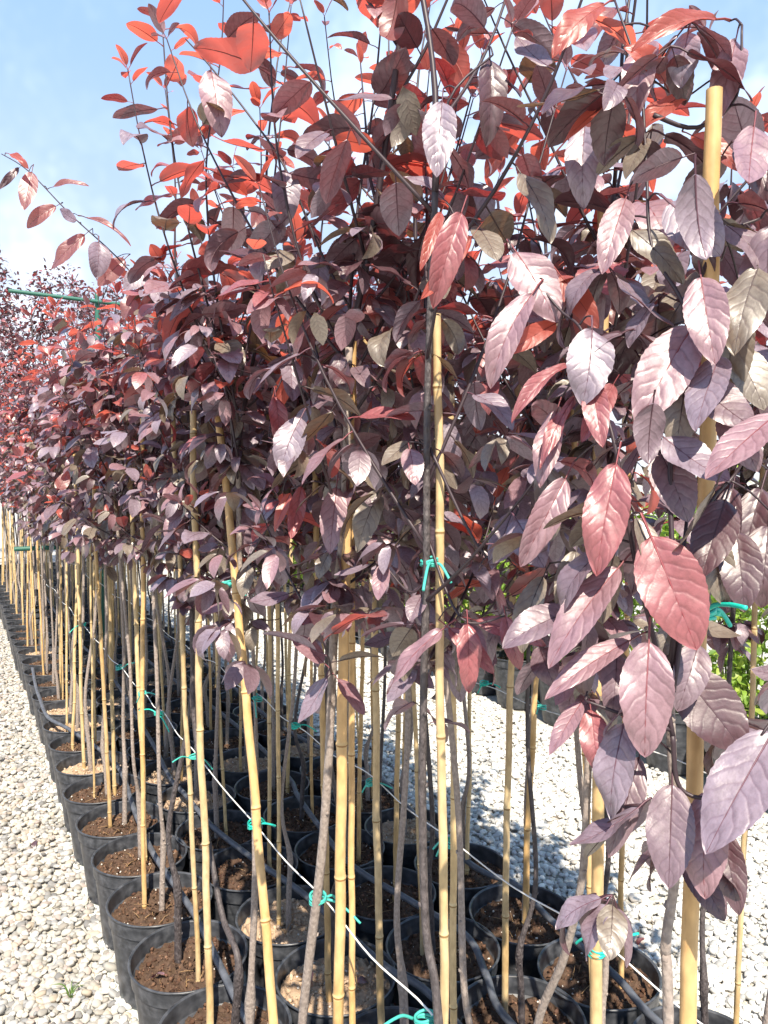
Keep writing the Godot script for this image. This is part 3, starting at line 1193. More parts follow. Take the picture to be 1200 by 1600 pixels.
# [blade base x, S, h, tip x, S, h, length, width, colour] of leaves that stand out
const HERO_LEAF := {
	"0,-4": [
		[0.473, 0.380, 1.525, 0.453, 0.354, 1.467, 0.067, 0.037, 6],
		[0.488, 0.374, 1.469, 0.446, 0.361, 1.420, 0.066, 0.037, 1],
		[0.499, 0.375, 1.364, 0.457, 0.361, 1.315, 0.065, 0.038, 5],
		[0.509, 0.373, 1.340, 0.487, 0.349, 1.292, 0.058, 0.037, 5],
		[0.535, 0.365, 1.344, 0.502, 0.346, 1.296, 0.061, 0.040, 5],
		[0.483, 0.384, 1.256, 0.447, 0.367, 1.222, 0.052, 0.033, 0],
		[0.510, 0.360, 1.532, 0.464, 0.348, 1.478, 0.072, 0.039, 2],
		[0.487, 0.403, 1.456, 0.456, 0.383, 1.406, 0.062, 0.033, 2],
		[0.498, 0.378, 1.430, 0.491, 0.346, 1.391, 0.051, 0.033, 0],
		[0.496, 0.386, 1.339, 0.478, 0.360, 1.296, 0.054, 0.031, 2],
		[0.432, 0.484, 1.435, 0.397, 0.467, 1.383, 0.065, 0.027, 6],
		[0.435, 0.503, 1.394, 0.423, 0.473, 1.336, 0.066, 0.030, 2],
		[0.443, 0.472, 1.320, 0.412, 0.453, 1.273, 0.060, 0.031, 2],
		[0.429, 0.443, 1.494, 0.406, 0.419, 1.444, 0.060, 0.043, 1],
		[0.421, 0.408, 1.391, 0.384, 0.391, 1.322, 0.080, 0.039, 3],
		[0.433, 0.387, 1.339, 0.434, 0.348, 1.269, 0.080, 0.056, 3],
		[0.429, 0.411, 1.314, 0.360, 0.412, 1.260, 0.088, 0.037, 6],
		[0.427, 0.381, 1.265, 0.398, 0.359, 1.197, 0.077, 0.045, 6],
		[0.442, 0.412, 1.257, 0.369, 0.417, 1.234, 0.077, 0.025, 6],
		[0.478, 0.396, 1.233, 0.492, 0.352, 1.186, 0.066, 0.054, 5],
		[0.489, 0.326, 1.206, 0.423, 0.325, 1.145, 0.091, 0.052, 1],
		[0.425, 0.401, 1.200, 0.388, 0.385, 1.149, 0.066, 0.039, 1],
		[0.451, 0.379, 1.158, 0.423, 0.357, 1.103, 0.066, 0.041, 0],
		[0.472, 0.362, 1.154, 0.434, 0.345, 1.099, 0.069, 0.040, 6],
		[0.409, 0.428, 1.211, 0.368, 0.415, 1.187, 0.049, 0.020, 6],
		[0.418, 0.428, 1.204, 0.401, 0.402, 1.173, 0.044, 0.026, 3],
		[0.423, 0.463, 1.380, 0.375, 0.453, 1.321, 0.077, 0.031, 6],
		[0.458, 0.399, 1.410, 0.470, 0.357, 1.374, 0.057, 0.041, 1],
		[0.468, 0.411, 1.402, 0.461, 0.378, 1.355, 0.058, 0.040, 0],
		[0.495, 0.334, 1.423, 0.430, 0.334, 1.387, 0.074, 0.034, 6],
		[0.484, 0.395, 1.493, 0.426, 0.390, 1.429, 0.087, 0.049, 6],
		[0.486, 0.398, 1.454, 0.496, 0.356, 1.414, 0.059, 0.042, 0],
		[0.475, 0.411, 1.587, 0.479, 0.372, 1.547, 0.056, 0.046, 1],
		[0.523, 0.360, 1.563, 0.488, 0.342, 1.499, 0.075, 0.048, 0],
		[0.514, 0.369, 1.636, 0.480, 0.350, 1.575, 0.072, 0.033, 6],
		[0.411, 0.514, 1.568, 0.419, 0.473, 1.515, 0.068, 0.046, 6],
		[0.410, 0.490, 1.528, 0.354, 0.483, 1.468, 0.082, 0.033, 6],
		[0.473, 0.446, 1.576, 0.483, 0.404, 1.537, 0.058, 0.031, 2],
		[0.477, 0.456, 1.605, 0.439, 0.440, 1.550, 0.069, 0.031, 6],
		[0.486, 0.513, 1.686, 0.458, 0.491, 1.623, 0.073, 0.037, 1],
		[0.490, 0.466, 1.698, 0.415, 0.470, 1.651, 0.089, 0.017, 4],
		[0.503, 0.509, 1.791, 0.444, 0.505, 1.753, 0.070, 0.032, 4],
		[0.506, 0.459, 1.738, 0.465, 0.445, 1.682, 0.071, 0.034, 6],
		[0.544, 0.403, 1.520, 0.507, 0.386, 1.450, 0.081, 0.044, 2],
		[0.577, 0.400, 1.372, 0.530, 0.388, 1.303, 0.084, 0.041, 5],
		[0.565, 0.418, 1.372, 0.526, 0.403, 1.312, 0.074, 0.031, 5],
		[0.458, 0.448, 1.454, 0.416, 0.435, 1.415, 0.058, 0.023, 3],
		[0.428, 0.441, 1.456, 0.410, 0.415, 1.410, 0.056, 0.024, 3],
		[0.428, 0.466, 1.469, 0.366, 0.464, 1.443, 0.067, 0.015, 3],
		[0.438, 0.470, 1.445, 0.390, 0.460, 1.400, 0.067, 0.015, 3],
		[0.440, 0.495, 1.508, 0.388, 0.488, 1.484, 0.058, 0.021, 4],
		[0.492, 0.453, 1.477, 0.490, 0.418, 1.433, 0.057, 0.041, 0],
		[0.544, 0.428, 1.550, 0.478, 0.428, 1.502, 0.082, 0.044, 2],
		[0.446, 0.515, 1.294, 0.402, 0.503, 1.245, 0.067, 0.030, 2],
		[0.500, 0.373, 1.117, 0.481, 0.346, 1.072, 0.056, 0.028, 5],
		[0.469, 0.426, 1.160, 0.428, 0.412, 1.098, 0.076, 0.030, 0],
		[0.529, 0.444, 1.692, 0.477, 0.437, 1.667, 0.058, 0.031, 4],
		[0.549, 0.412, 1.727, 0.512, 0.394, 1.667, 0.073, 0.030, 6],
		[0.516, 0.426, 1.651, 0.520, 0.388, 1.624, 0.047, 0.022, 4],
		[0.515, 0.452, 1.702, 0.476, 0.440, 1.722, 0.045, 0.026, 4],
		[0.539, 0.404, 1.484, 0.537, 0.369, 1.440, 0.056, 0.040, 2],
		[0.520, 0.415, 1.269, 0.473, 0.405, 1.226, 0.065, 0.030, 2],
		[0.536, 0.420, 1.743, 0.463, 0.425, 1.730, 0.074, 0.020, 4],
		[0.443, 0.495, 1.548, 0.446, 0.457, 1.504, 0.058, 0.026, 4],
	],
	"0,-3": [
		[0.414, 0.596, 1.625, 0.374, 0.579, 1.547, 0.089, 0.035, 3],
		[0.409, 0.622, 1.632, 0.377, 0.603, 1.580, 0.064, 0.016, 4],
		[0.440, 0.615, 1.612, 0.379, 0.611, 1.540, 0.095, 0.019, 4],
		[0.445, 0.672, 1.220, 0.371, 0.677, 1.177, 0.086, 0.032, 6],
		[0.468, 0.660, 1.227, 0.452, 0.631, 1.166, 0.069, 0.033, 3],
		[0.486, 0.672, 1.226, 0.531, 0.612, 1.214, 0.076, 0.029, 3],
		[0.497, 0.633, 1.236, 0.487, 0.601, 1.191, 0.055, 0.026, 3],
		[0.466, 0.694, 1.216, 0.490, 0.645, 1.182, 0.065, 0.028, 3],
		[0.434, 0.660, 1.756, 0.411, 0.635, 1.683, 0.080, 0.042, 1],
		[0.489, 0.655, 1.809, 0.474, 0.625, 1.730, 0.086, 0.040, 5],
		[0.450, 0.748, 1.420, 0.409, 0.735, 1.398, 0.048, 0.029, 2],
		[0.439, 0.731, 1.412, 0.429, 0.701, 1.380, 0.045, 0.031, 6],
		[0.487, 0.652, 1.289, 0.509, 0.608, 1.332, 0.066, 0.032, 0],
		[0.524, 0.657, 1.342, 0.486, 0.641, 1.291, 0.066, 0.034, 0],
		[0.431, 0.775, 1.280, 0.410, 0.750, 1.248, 0.046, 0.026, 6],
		[0.459, 0.735, 1.247, 0.430, 0.715, 1.230, 0.038, 0.029, 0],
	],
	"0,0": [
		[0.156, 1.814, 2.027, 0.138, 1.786, 1.946, 0.088, 0.046, 7],
		[0.195, 1.803, 1.998, 0.241, 1.743, 2.009, 0.076, 0.024, 7],
		[0.202, 1.808, 1.961, 0.139, 1.807, 1.918, 0.076, 0.038, 7],
		[0.258, 1.776, 1.936, 0.328, 1.701, 1.904, 0.108, 0.023, 7],
		[0.256, 1.786, 1.903, 0.183, 1.789, 1.833, 0.102, 0.045, 7],
		[0.278, 1.750, 1.881, 0.274, 1.715, 1.813, 0.077, 0.062, 1],
		[0.381, 1.748, 1.837, 0.329, 1.740, 1.794, 0.068, 0.056, 1],
		[0.340, 1.795, 1.865, 0.284, 1.789, 1.806, 0.081, 0.051, 7],
		[0.113, 1.817, 2.056, 0.140, 1.766, 2.036, 0.061, 0.016, 4],
		[0.132, 1.816, 2.031, 0.094, 1.801, 1.982, 0.064, 0.019, 5],
		[0.238, 1.775, 1.926, 0.202, 1.761, 1.936, 0.040, 0.035, 1],
		[0.363, 1.778, 1.786, 0.325, 1.762, 1.737, 0.064, 0.051, 7],
		[0.390, 1.741, 1.795, 0.408, 1.694, 1.746, 0.070, 0.048, 1],
	],
	"0,-2": [
		[0.437, 0.913, 1.368, 0.415, 0.887, 1.290, 0.085, 0.043, 6],
		[0.481, 0.877, 1.364, 0.437, 0.863, 1.293, 0.084, 0.045, 2],
		[0.397, 0.935, 1.369, 0.372, 0.912, 1.301, 0.076, 0.027, 3],
		[0.392, 0.961, 1.359, 0.360, 0.942, 1.318, 0.055, 0.020, 4],
		[0.404, 0.987, 1.546, 0.391, 0.956, 1.478, 0.076, 0.038, 1],
		[0.377, 0.976, 1.489, 0.372, 0.941, 1.428, 0.071, 0.031, 3],
		[0.419, 0.989, 1.543, 0.369, 0.980, 1.470, 0.090, 0.026, 4],
		[0.387, 0.963, 1.783, 0.376, 0.931, 1.718, 0.073, 0.048, 1],
		[0.433, 0.954, 1.680, 0.416, 0.927, 1.617, 0.071, 0.037, 1],
		[0.368, 0.955, 1.427, 0.392, 0.906, 1.401, 0.061, 0.033, 6],
		[0.311, 1.035, 1.924, 0.312, 0.996, 1.842, 0.091, 0.053, 6],
	],
}
const HERO_BRANCH := {
	"0,-4": [
		[[0.452, 0.380, 1.192], [0.446, 0.393, 1.260], [0.435, 0.402, 1.317], [0.429, 0.415, 1.394], [0.429, 0.428, 1.431], [0.431, 0.454, 1.492], [0.427, 0.480, 1.517], [0.409, 0.516, 1.569]],
		[[0.453, 0.381, 1.224], [0.482, 0.388, 1.330], [0.498, 0.386, 1.363], [0.523, 0.385, 1.383], [0.531, 0.360, 1.430]],
		[[0.452, 0.380, 1.286], [0.468, 0.400, 1.402], [0.485, 0.401, 1.498], [0.479, 0.430, 1.557], [0.484, 0.442, 1.626], [0.489, 0.455, 1.702], [0.488, 0.482, 1.776]],
		[[0.485, 0.401, 1.498], [0.510, 0.396, 1.558], [0.535, 0.377, 1.575]],
		[[0.490, 0.441, 1.667], [0.520, 0.424, 1.657], [0.539, 0.403, 1.677], [0.544, 0.403, 1.732]],
		[[0.452, 0.380, 1.192], [0.456, 0.376, 1.154], [0.471, 0.356, 1.154], [0.481, 0.330, 1.202]],
		[[0.452, 0.381, 1.196], [0.429, 0.399, 1.204], [0.408, 0.423, 1.213]],
	],
	"0,-3": [
		[[0.460, 0.726, 1.312], [0.467, 0.671, 1.230], [0.503, 0.640, 1.234]],
		[[0.453, 0.717, 1.509], [0.425, 0.635, 1.608], [0.422, 0.603, 1.633]],
		[[0.459, 0.720, 1.412], [0.493, 0.661, 1.295], [0.530, 0.654, 1.346]],
		[[0.459, 0.724, 1.266], [0.446, 0.742, 1.250], [0.431, 0.775, 1.280]],
		[[0.455, 0.702, 1.684], [0.439, 0.657, 1.755], [0.486, 0.646, 1.808]],
	],
	"0,0": [
		[[0.469, 1.719, 1.559], [0.429, 1.737, 1.700], [0.339, 1.759, 1.834], [0.228, 1.793, 1.943], [0.150, 1.817, 2.027], [0.099, 1.825, 2.056]],
	],
	"0,-2": [
		[[0.459, 0.934, 1.341], [0.422, 0.933, 1.374], [0.385, 0.942, 1.364]],
		[[0.459, 0.934, 1.341], [0.481, 0.877, 1.366]],
		[[0.459, 0.920, 1.503], [0.412, 0.971, 1.545], [0.380, 0.986, 1.493]],
		[[0.452, 0.906, 1.601], [0.429, 0.945, 1.680], [0.387, 0.963, 1.786], [0.351, 0.998, 1.859], [0.311, 1.035, 1.928], [0.285, 1.064, 1.972]],
	],
}

# long shoots that stand out against the sky: [x, S, h]
const EXTRA_SHOOT := {
	"0,-1": [
		[[0.437, 1.316, 1.409], [0.409, 1.337, 1.611], [0.365, 1.367, 1.824], [0.343, 1.381, 1.978], [0.333, 1.389, 2.143], [0.330, 1.391, 2.251]],
		[[0.439, 1.319, 1.477], [0.403, 1.333, 1.721], [0.390, 1.332, 1.916], [0.411, 1.311, 2.095], [0.414, 1.298, 2.226]],
		[[0.443, 1.320, 1.544], [0.486, 1.301, 1.791], [0.512, 1.289, 2.012], [0.528, 1.281, 2.197]],
		[[0.439, 1.320, 1.499], [0.372, 1.347, 1.654], [0.323, 1.364, 1.805], [0.291, 1.371, 1.942], [0.269, 1.370, 2.064]],
	],
	"0,-2": [
		[[0.460, 0.923, 1.588], [0.471, 0.916, 1.738], [0.489, 0.905, 1.877], [0.500, 0.898, 2.015]],
		[[0.458, 0.922, 1.537], [0.402, 0.936, 1.650], [0.367, 0.940, 1.800], [0.355, 0.933, 1.959]],
		[[0.459, 0.920, 1.503], [0.528, 0.880, 1.654], [0.571, 0.855, 1.794], [0.585, 0.846, 1.923]],
	],
}

func make_rows() -> void:
	var protos := []
	var mids := []
	for c in 4:
		for k in range(-4 if c == 0 else -2, 29):
			var s: float = FIRST[c] + k * PITCH + rf(-0.006, 0.006)
			var x: float = COLS[c] + rf(-0.006, 0.006) + (0.004 * sin(k * 0.7 + c))
			var key := "%d,%d" % [c, k]
			var words := place_words(c, k)
			var near_words: String = NEAR_TREE.get(key, "")
			var dry := (c == 1 and k == 1) or (k > 1 and rng.randf() < 0.16)
			var soil: int = (1 if rng.randf() < 0.5 else 4) if dry else [0, 2, 3, 5][rng.randi() % 4]
			var pot_label: String = "black pot, " + words if words != "" else ("black pot far down the row, " + ROW[c] if k > 0 else "black pot below the " + near_words.replace("purple-leaved ", "").split(",")[0].replace(" tied by teal tape to the thick right cane", "").replace(" whose grey trunk crosses a leaning cane", " crossing a leaning cane").replace(" with the largest drooping leaves at the right edge", " with the largest drooping leaves"))
			if (c == 1 and k == 1):
				pot_label = "black pot filled with pale dry soil, second row from the left"
			put_pot(x, s, pot_label, soil)
			var given: Dictionary = KEYED.get(key, {})
			# tree
			var bx := x + rf(-0.02, 0.02)
			var bs := s + rf(-0.03, 0.03)
			var where := at(bx, bs, SOIL)
			var tk := default_trunk(0.07)
			if given.has("trunk"):
				tk = []
				var f: Array = given.trunk[0]
				where = at(f[0], f[1], SOIL)
				for q in given.trunk:
					tk.append(at(q[0], q[1], q[2]) - where)
			var dist := Vector2(x, s).length()
			var near := dist < 2.45
			var mid := not near and (c == 0 and s < 5.6 or c == 1 and s < 3.6)
			var tree: Node3D
			var bark: String = given.get("bark", "bark" if rng.randf() < 0.8 else "dark_bark")
			if near:
				var top_h := rf(2.05, 2.40)
				if c == 0 and k >= 1:
					top_h = 2.0 if k == 1 else rf(1.86, 1.97)
				elif c == 1 and k >= 2:
					top_h = rf(1.95, 2.1)
				elif key == "0,0":
					top_h = 2.12
				elif c == 0 and k < 0:
					top_h = [2.2, 2.42, 2.36, 2.24][-k - 1] if k > -4 else 2.0
				elif c >= 2:
					top_h = rf(1.88, 2.06)
				if key == "0,-4":
					top_h = 1.27
				var count: int = 0 if key == "0,-4" else (12 if c < 2 else 8)
				tree = build_tree(where, tk, top_h, rf(0.98, 1.12), count, rf(1.05, 1.14), true, bark, {"0,-4": 0.0046, "0,-3": 0.0056, "0,-2": 0.0078}.get(key, 0.0), key, {"0,-1": 0.65, "0,0": 0.45, "0,1": 0.4, "0,2": 0.5}.get(key, 1.0))
			else:
				var pool: Array = mids if mid else protos
				var most := 4 if mid else 6
				if pool.size() < most:
					tree = build_tree(where, tk, rf(1.88, 2.02) if mid else rf(1.95, 2.15), rf(0.95, 1.1), 13, rf(1.08, 1.2), mid, bark)
					pool.append(tree)
				else:
					tree = pool[rng.randi() % most].duplicate()
					tree.name = numbered("purple_leaf_tree")
					add_child(tree)
					tree.position = where
					tree.rotation.y = rf(0, TAU)
					tree.scale = Vector3.ONE * rf(0.94, 1.07)
			var tl := near_words
			if tl == "":
				tl = "purple-leaved tree, " + words if words != "" else "small far purple-leaved tree " + ROW[c]
			tag(tree, tl, "tree", "purple-leaved trees in the four rows")
			# canes
			var cl: String = NEAR_CANE.get(key, "")
			if cl == "":
				cl = "bamboo cane, " + words if words != "" else "far bamboo cane " + ROW[c]
			if given.has("canes"):
				var j := 0
				for q in given.canes:
					put_cane(at(q[0][0], q[0][1], q[0][2]), at(q[1][0], q[1][1], q[1][2]), q[2], cl if j == 0 else "thinner bamboo cane standing right behind the slanting smooth grey trunk", "bamboo canes in the pots")
					j += 1
			else:
				var a := rf(0, TAU)
				var rr := rf(0.02, 0.06)
				var ft := at(x + cos(a) * rr, s + sin(a) * rr, 0.15)
				var n_c := 1 if rng.randf() < 0.72 else 2
				put_cane(ft, at(ft.x + rf(-0.05, 0.05), -ft.z + rf(-0.05, 0.05), rf(1.46, 1.72)), rf(0.0062, 0.0092), cl, "bamboo canes in the pots")
				if n_c == 2:
					var f2 := at(x - cos(a) * rr, s - sin(a) * rr, 0.15)
					put_cane(f2, at(f2.x + rf(-0.05, 0.05), -f2.z + rf(-0.06, 0.06), rf(1.3, 1.78)), rf(0.0048, 0.0068), "thin second " + cl, "bamboo canes in the pots")

func make_strings() -> void:
	var rows := [
		[0.468, 0.75, [0.50, 0.735, 1.03, 1.317, 1.75, 2.05, 2.262, 2.62, 3.0, 3.471, 4.0, 4.6, 5.4, 6.3, 7.4, 8.6], "white string along the left row of canes"],
		[0.748, 0.75, [0.45, 0.76, 1.105, 1.415, 1.75, 2.07, 2.5, 2.9, 3.4, 4.0, 4.8, 5.8, 7.0, 8.6], "white string along the second row of canes"],
		[1.268, 0.81, [0.7, 1.05, 1.35, 1.66, 1.9, 2.3, 2.8, 3.4, 4.2, 5.2, 6.6, 8.4], "white string along the row of canes by the right gravel"],
	]
	for r in rows:
		var pts := []
		var ks: Array = r[2]
		for i in ks.size():
			pts.append(at(r[0] + rf(-0.006, 0.006), ks[i], r[1] + rf(-0.008, 0.008)))
			if i < ks.size() - 1:
				var g: float = ks[i + 1] - ks[i]
				pts.append(at(r[0] + rf(-0.003, 0.003), (ks[i] + ks[i + 1]) / 2.0, r[1] - 0.022 * g - 0.004))
		var l := smooth_line(pts, 5)
		var rad := PackedFloat32Array()
		for k in l.size():
			rad.append(0.0013)
		var st := begin()
		tube(st, l, rad, 5)
		var o := solo("string", done(st), mats.string)
		tag(o, r[3], "string", "strings along the rows")
	# ties: [x, S, height, words]
	var t := [
		[0.463, 0.735, 0.75, "teal tie with a long tail at the bottom edge, by the black stem"],
		[0.460, 1.03, 0.75, "teal tie joining the slanting smooth grey trunk and a thick cane"],
		[0.460, 1.31, 0.75, "teal tie on the left string where a trunk and leaning cane cross"],
		[0.455, 1.70, 0.75, "teal tie on the left string, third from the bottom edge"],
		[0.46, 2.06, 0.75, "teal tie on the left string, fourth from the bottom edge"],
		[0.46, 2.27, 0.752, "teal tie on the left string, fifth from the bottom edge"],
		[0.46, 2.62, 0.752, "teal tie on the left string, sixth from the bottom edge"],
		[0.46, 3.45, 0.755, "small teal tie on the far part of the left string"],
		[0.735, 0.735, 0.75, "large teal knot on the thick bamboo cane at lower right"],
		[0.735, 1.078, 0.75, "teal tie on the cane just right of the black stem"],
		[0.735, 1.375, 0.75, "teal tie on the second string left of the black stem"],
		[0.74, 1.79, 0.75, "teal tie on the second string, beside the grey trunk at centre"],
		[0.74, 2.07, 0.75, "small teal tie on the far part of the second string"],
		[1.262, 1.46, 0.81, "small teal tie on a cane by the right gravel, right one of two"],
		[1.262, 1.70, 0.81, "small teal tie on a cane by the right gravel, left one of two"],
		[0.442, 1.40, 1.18, "teal tie high on the leaning cane under the leaves"],
		[0.462, 0.724, 1.285, "teal tie under the leaves beside the black stem"],
		[0.508, 0.404, 1.272, "teal tie on the tall cane at the right edge"],
	]
	for q in t:
		put_tie(at(q[0], q[1], q[2]), q[3], 0.82 if q[0] < 0.5 and q[1] < 0.5 else rf(0.95, 1.15))

func make_hoses() -> void:
	var data := [
		[[[0.37, 4.9], [0.35, 4.45], [0.347, 4.19], [0.351, 3.832], [0.418, 3.588], [0.521, 3.094], [0.50, 2.60], [0.49, 2.287], [0.508, 1.928], [0.503, 1.69], [0.499, 1.52], [0.50, 1.2], [0.52, 0.8], [0.51, 0.3]], "grey irrigation hose over the pots along the left gravel"],
		[[[0.72, 8.0], [0.69, 6.0], [0.74, 4.6], [0.70, 3.335], [0.675, 2.86], [0.682, 2.657], [0.695, 2.391], [0.742, 2.102], [0.791, 1.84], [0.837, 1.504], [0.869, 1.337], [0.85, 0.9], [0.82, 0.4]], "grey irrigation hose over the second row of pots"],
		[[[1.02, 7.0], [0.99, 5.0], [1.08, 3.4], [1.065, 2.679], [1.025, 2.465], [0.991, 2.2], [0.971, 1.933], [1.027, 1.673], [1.062, 1.492], [1.015, 1.353], [0.969, 1.204], [0.98, 0.8], [1.0, 0.4]], "grey irrigation hose over the third row of pots"],
		[[[1.24, 6.5], [1.28, 4.4], [1.25, 3.3], [1.322, 2.687], [1.346, 2.418], [1.308, 2.131], [1.276, 1.763], [1.318, 1.62], [1.294, 1.457], [1.266, 1.213], [1.24, 1.064], [1.22, 0.7], [1.25, 0.3]], "grey irrigation hose over the pots along the right gravel"],
	]
	for d in data:
		var key := []
		for q in d[0]:
			key.append(at(q[0], q[1], 0.2575 + rf(0.0, 0.010)))
		var l := smooth_line(key, 10)
		var rad := PackedFloat32Array()
		for k in l.size():
			rad.append(0.0085)
		var st := begin()
		tube(st, l, rad, 10)
		var o := solo("irrigation_hose", done(st), mats.hose)
		tag(o, d[1], "hose", "irrigation hoses over the pots")

func bar(a: Vector3, b: Vector3, r: float) -> ArrayMesh:
	var st := begin()
	tube(st, PackedVector3Array([a, a.lerp(b, 0.01), a.lerp(b, 0.99), b]), PackedFloat32Array([r * 0.9, r, r, r * 0.9]), 14)
	return done(st)

func make_fallen() -> void:
	var spots := [[0.76, 1.50, 5, "dark fallen leaf on the pale dry soil in the second row"], [0.70, 1.60, 3, "pinkish fallen leaf on the pale dry soil in the second row"], [0.40, 1.74, 6, "curled pale fallen leaf on soil in a pot by the left gravel"], [1.03, 1.18, 6, "pale fallen leaf on soil in the front pot of the third row"]]
	for q in spots:
		var o := solo("fallen_leaf", leaf_shapes[4], null, at(q[0], q[1], SOIL + 0.026))
		o.basis = leaf_basis(Vector3(rf(-1, 1), 0.05, rf(-1, 1)), Vector3.UP, 0.2, rf(0.035, 0.045))
		o.set_surface_override_material(0, leaf_blade[q[2]])
		o.set_surface_override_material(1, leaf_rib[q[2]])
		tag(o, q[3], "leaf", "fallen leaves on the soil")

func make_litter() -> void:
	var spots := [[0.20, 1.95, 2, "small dry brown leaf on the left gravel near the front pots"], [0.05, 2.35, 7, "reddish dry leaf on the left gravel away from the pots"], [0.24, 3.1, 5, "dark dry leaf on the left gravel further up the path"],
		[1.75, 1.55, 7, "reddish dry leaf on the right gravel behind the pots"], [2.05, 2.3, 2, "brown dry leaf in the middle of the right gravel"], [1.62, 2.6, 5, "dark dry leaf on the right gravel close to the far pots"]]
	for q in spots:
		var o := solo("dry_leaf", leaf_shapes[9], null, at(q[0], q[1], 0.022))
		o.basis = leaf_basis(Vector3(rf(-1, 1), 0.08, rf(-1, 1)), Vector3.UP, 0.3, rf(0.034, 0.044))
		o.set_surface_override_material(0, leaf_blade[q[2]])
		o.set_surface_override_material(1, leaf_rib[q[2]])
		tag(o, q[3], "leaf", "dry leaves on the gravel")
	var w := thing("weed", at(0.235, 2.12, 0.0))
	for k in 9:
		var st := begin()
		var a := rf(0, TAU)
		var l := rf(0.03, 0.06)
		var d := Vector3(cos(a), 0, sin(a))
		tube(st, smooth_line([Vector3.ZERO, d * l * 0.35 + Vector3(0, l * 0.8, 0), d * l + Vector3(0, l * 0.75, 0)], 4), PackedFloat32Array([0.0011, 0.0013, 0.0013, 0.0012, 0.0011, 0.0009, 0.0007, 0.0005, 0.0002]), 5)
		part("blade", done(st), mats.green_1 if k % 3 else mats.green_stem, w)
	tag(w, "small green weed growing in the left gravel beside the front pots", "weed")

func make_frame() -> void:
	var o := thing("support_frame", at(0.86, 5.52, 0))
	part("post", bar(Vector3(0, 0, 0), Vector3(0, 2.62, 0), 0.015), mats.frame, o)
	part("cross_arm", bar(Vector3(-0.54, 2.565, 0.03), Vector3(0.55, 2.545, 0.03), 0.013), mats.frame, o)
	part("cross_arm", bar(Vector3(-0.54, 0.915, 0.03), Vector3(0.55, 0.915, 0.03), 0.015), mats.frame, o)
	tag(o, "green metal support frame with two cross arms standing among the far left trees", "frame")

func blob_leaves(n: int, centre: Vector3, size: Vector3, ls: float, kinds: Array, hollow := 0.35) -> Array:
	var out := []
	for i in n:
		var d := Vector3(rng.randfn(), rng.randfn(), rng.randfn()).normalized()
		var r := lerpf(hollow, 1.0, pow(rng.randf(), 0.6)) * (0.82 + 0.35 * noise.get_noise_3d(d.x * 90 + centre.x * 37, d.y * 90, d.z * 90 + centre.z * 31))
		var p := centre + Vector3(d.x * size.x, d.y * size.y, d.z * size.z) * r
		var dir := (d * 0.7 + Vector3(rf(-0.7, 0.7), rf(-0.5, 0.7), rf(-0.7, 0.7))).normalized()
		out.append([Transform3D(leaf_basis(dir, Vector3.UP + d * 0.5, rf(-0.8, 0.8), ls * rf(0.6, 1.25)), p), rng.randi() % FORMS.size(), kinds[rng.randi() % kinds.size()]])
	return out

func shrub(where: Vector3, h: float) -> Node3D:
	var o := thing("green_shrub", where)
	var st := begin()
	var recs := []
	for k in 7:
		var a := rf(0, TAU)
		var e := Vector3(cos(a) * rf(0.05, 0.2), h * rf(0.7, 1.0), sin(a) * rf(0.05, 0.2))
		var l := smooth_line([Vector3(0, -0.02, 0), e * 0.5 + Vector3(rf(-0.03, 0.03), 0, rf(-0.03, 0.03)), e], 4)
		var rad := PackedFloat32Array()
		for i in l.size():
			rad.append(lerpf(0.005, 0.0015, float(i) / l.size()))
		tube(st, l, rad, 5)
		for j in range(2, l.size()):
			recs.append_array(blob_leaves(18, l[j], Vector3(0.10, 0.09, 0.10), 0.055, [0, 1, 2, 0, 2], 0.1))
	part("stem", done(st), mats.green_stem, o)
	var cm := joined_crown(recs)
	var gm := [mats.green_0, mats.green_1, mats.green_2]
	var order := []
	for r in recs:
		if not order.has(r[2]):
			order.append(r[2])
	for i in cm.get_surface_count():
		cm.surface_set_material(i, gm[order[i]])
	part("crown", cm, null, o).set_meta("kind", "stuff")
	return o

func make_end_bed() -> void:
	var src := []
	for c in get_children():
		if c.name.begins_with("purple_leaf_tree") and c.has_node("crown"):
			src.append(c)
	for r in 3:
		for k in 7:
			var x := -0.62 + k * 0.34 + rf(-0.03, 0.03)
			var s := 9.75 + r * 0.55 + rf(-0.05, 0.05)
			var w := "%s from the left in the %s line beyond the rows" % [ORD[k], ORD[r]]
			put_pot(x, s, "black pot, " + w, -1, "black pots beyond the end of the rows")
			var o: Node3D = src[rng.randi() % src.size()].duplicate()
			o.name = numbered("purple_leaf_tree")
			add_child(o)
			o.position = at(x, s, SOIL)
			o.rotation.y = rf(0, TAU)
			o.scale = Vector3.ONE * rf(1.1, 1.3)
			tag(o, "dark red young tree, " + w, "tree", "young trees beyond the end of the rows")

func make_right_bed() -> void:
	var protos := []
	for k in 3:
		protos.append(null)
	for c in 2:
		for k in 20:
			var x := 2.97 + c * 0.36 + rf(-0.02, 0.02)
			var s := 0.95 + k * 0.38 + rf(-0.02, 0.02)
			var edge := "front line" if c == 0 else "second line"
			var w: String = "%s of the right bed, %s from the right" % [edge, ORD[k]]
			put_pot(x, s, "black pot in the " + w, -1, "black pots beyond the right gravel").scale = Vector3.ONE * 1.22
			var o: Node3D
			var i := rng.randi() % 3
			if protos[i] == null:
				o = shrub(at(x, s, SOIL), rf(0.95, 1.15))
				protos[i] = o
			else:
				o = protos[i].duplicate()
				o.name = numbered("green_shrub")
				add_child(o)
				o.position = at(x, s, SOIL)
				o.rotation.y = rf(0, TAU)
				o.scale = Vector3.ONE * rf(0.85, 1.15)
			tag(o, "yellow-green leafy shrub in the " + w, "shrub", "green shrubs beyond the right gravel")

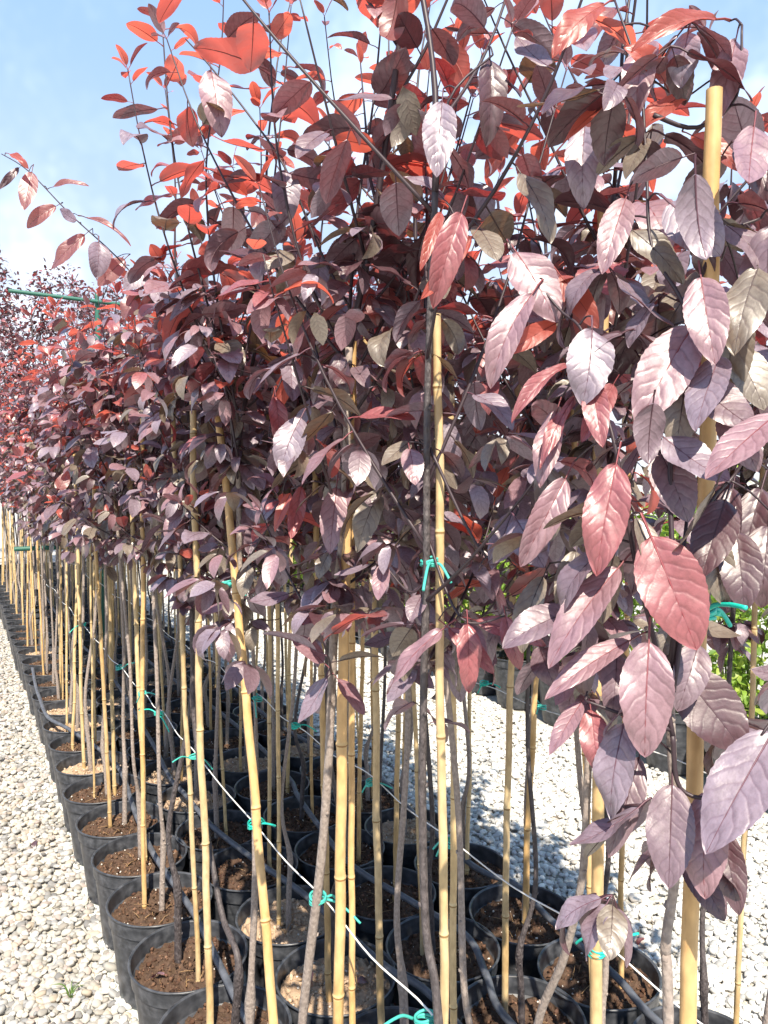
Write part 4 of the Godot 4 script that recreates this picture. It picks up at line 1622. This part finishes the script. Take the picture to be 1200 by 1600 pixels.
func make_far() -> void:
	# taller dark red trees beyond the end of the rows
	var protos := []
	var spots := [[0.1, 11.6, 3.6], [1.0, 12.4, 4.3], [1.9, 11.8, 4.0], [2.9, 12.8, 4.4], [0.5, 14.2, 4.9], [2.2, 14.8, 5.0], [3.8, 13.6, 4.4], [-0.9, 13.4, 4.6], [5.2, 14.5, 4.5]]
	for i in spots.size():
		var q: Array = spots[i]
		var o: Node3D
		if protos.size() < 3:
			o = thing("dark_red_tree", at(q[0], q[1], 0))
			var st := begin()
			var h := 4.0
			var recs := []
			var l := smooth_line([Vector3(0, -0.05, 0), Vector3(0.02, 1.2, 0), Vector3(rf(-0.1, 0.1), 2.4, rf(-0.1, 0.1)), Vector3(rf(-0.15, 0.15), h - 0.2, 0)], 5)
			var rad := PackedFloat32Array()
			for j in l.size():
				rad.append(lerpf(0.035, 0.006, float(j) / l.size()))
			tube(st, l, rad, 7)
			part("trunk", done(st), mats.dark_bark, o)
			var sb := begin()
			for k in 22:
				var f := rf(0.28, 0.98)
				var p := l[int(f * (l.size() - 1))]
				var a := rf(0, TAU)
				var e := p + Vector3(cos(a), 0, sin(a)) * rf(0.3, 0.75) * (1.2 - 0.6 * f) + Vector3(0, rf(0.3, 0.7), 0)
				var m := (p + e) / 2.0 + Vector3(0, -0.04, 0)
				tube(sb, PackedVector3Array([p, m, e]), PackedFloat32Array([0.010, 0.007, 0.003]), 5)
				for b in [p.lerp(e, 0.45), p.lerp(e, 0.75), e]:
					recs.append_array(blob_leaves(55, b, Vector3(0.25, 0.27, 0.25), 0.075, [5, 0, 3, 6, 3, 5, 0], 0.05))
			part("branches", done(sb), mats.dark_bark, o).set_meta("kind", "stuff")
			part("crown", joined_crown(recs), null, o).set_meta("kind", "stuff")
			protos.append(o)
		else:
			o = protos[i % 3].duplicate()
			o.name = numbered("dark_red_tree")
			add_child(o)
			o.position = at(q[0], q[1], 0)
			o.rotation.y = rf(0, TAU)
		o.scale = Vector3.ONE * (q[2] / 4.2)
		tag(o, "dark red tree behind the end of the rows, %s" % ["leftmost short one", "second from the left and in front", "third from the left", "fourth from the left", "tallest at the left", "tallest in the middle", "seventh from the left", "leftmost tall one", "rightmost"][i], "tree", "dark red trees behind the rows")
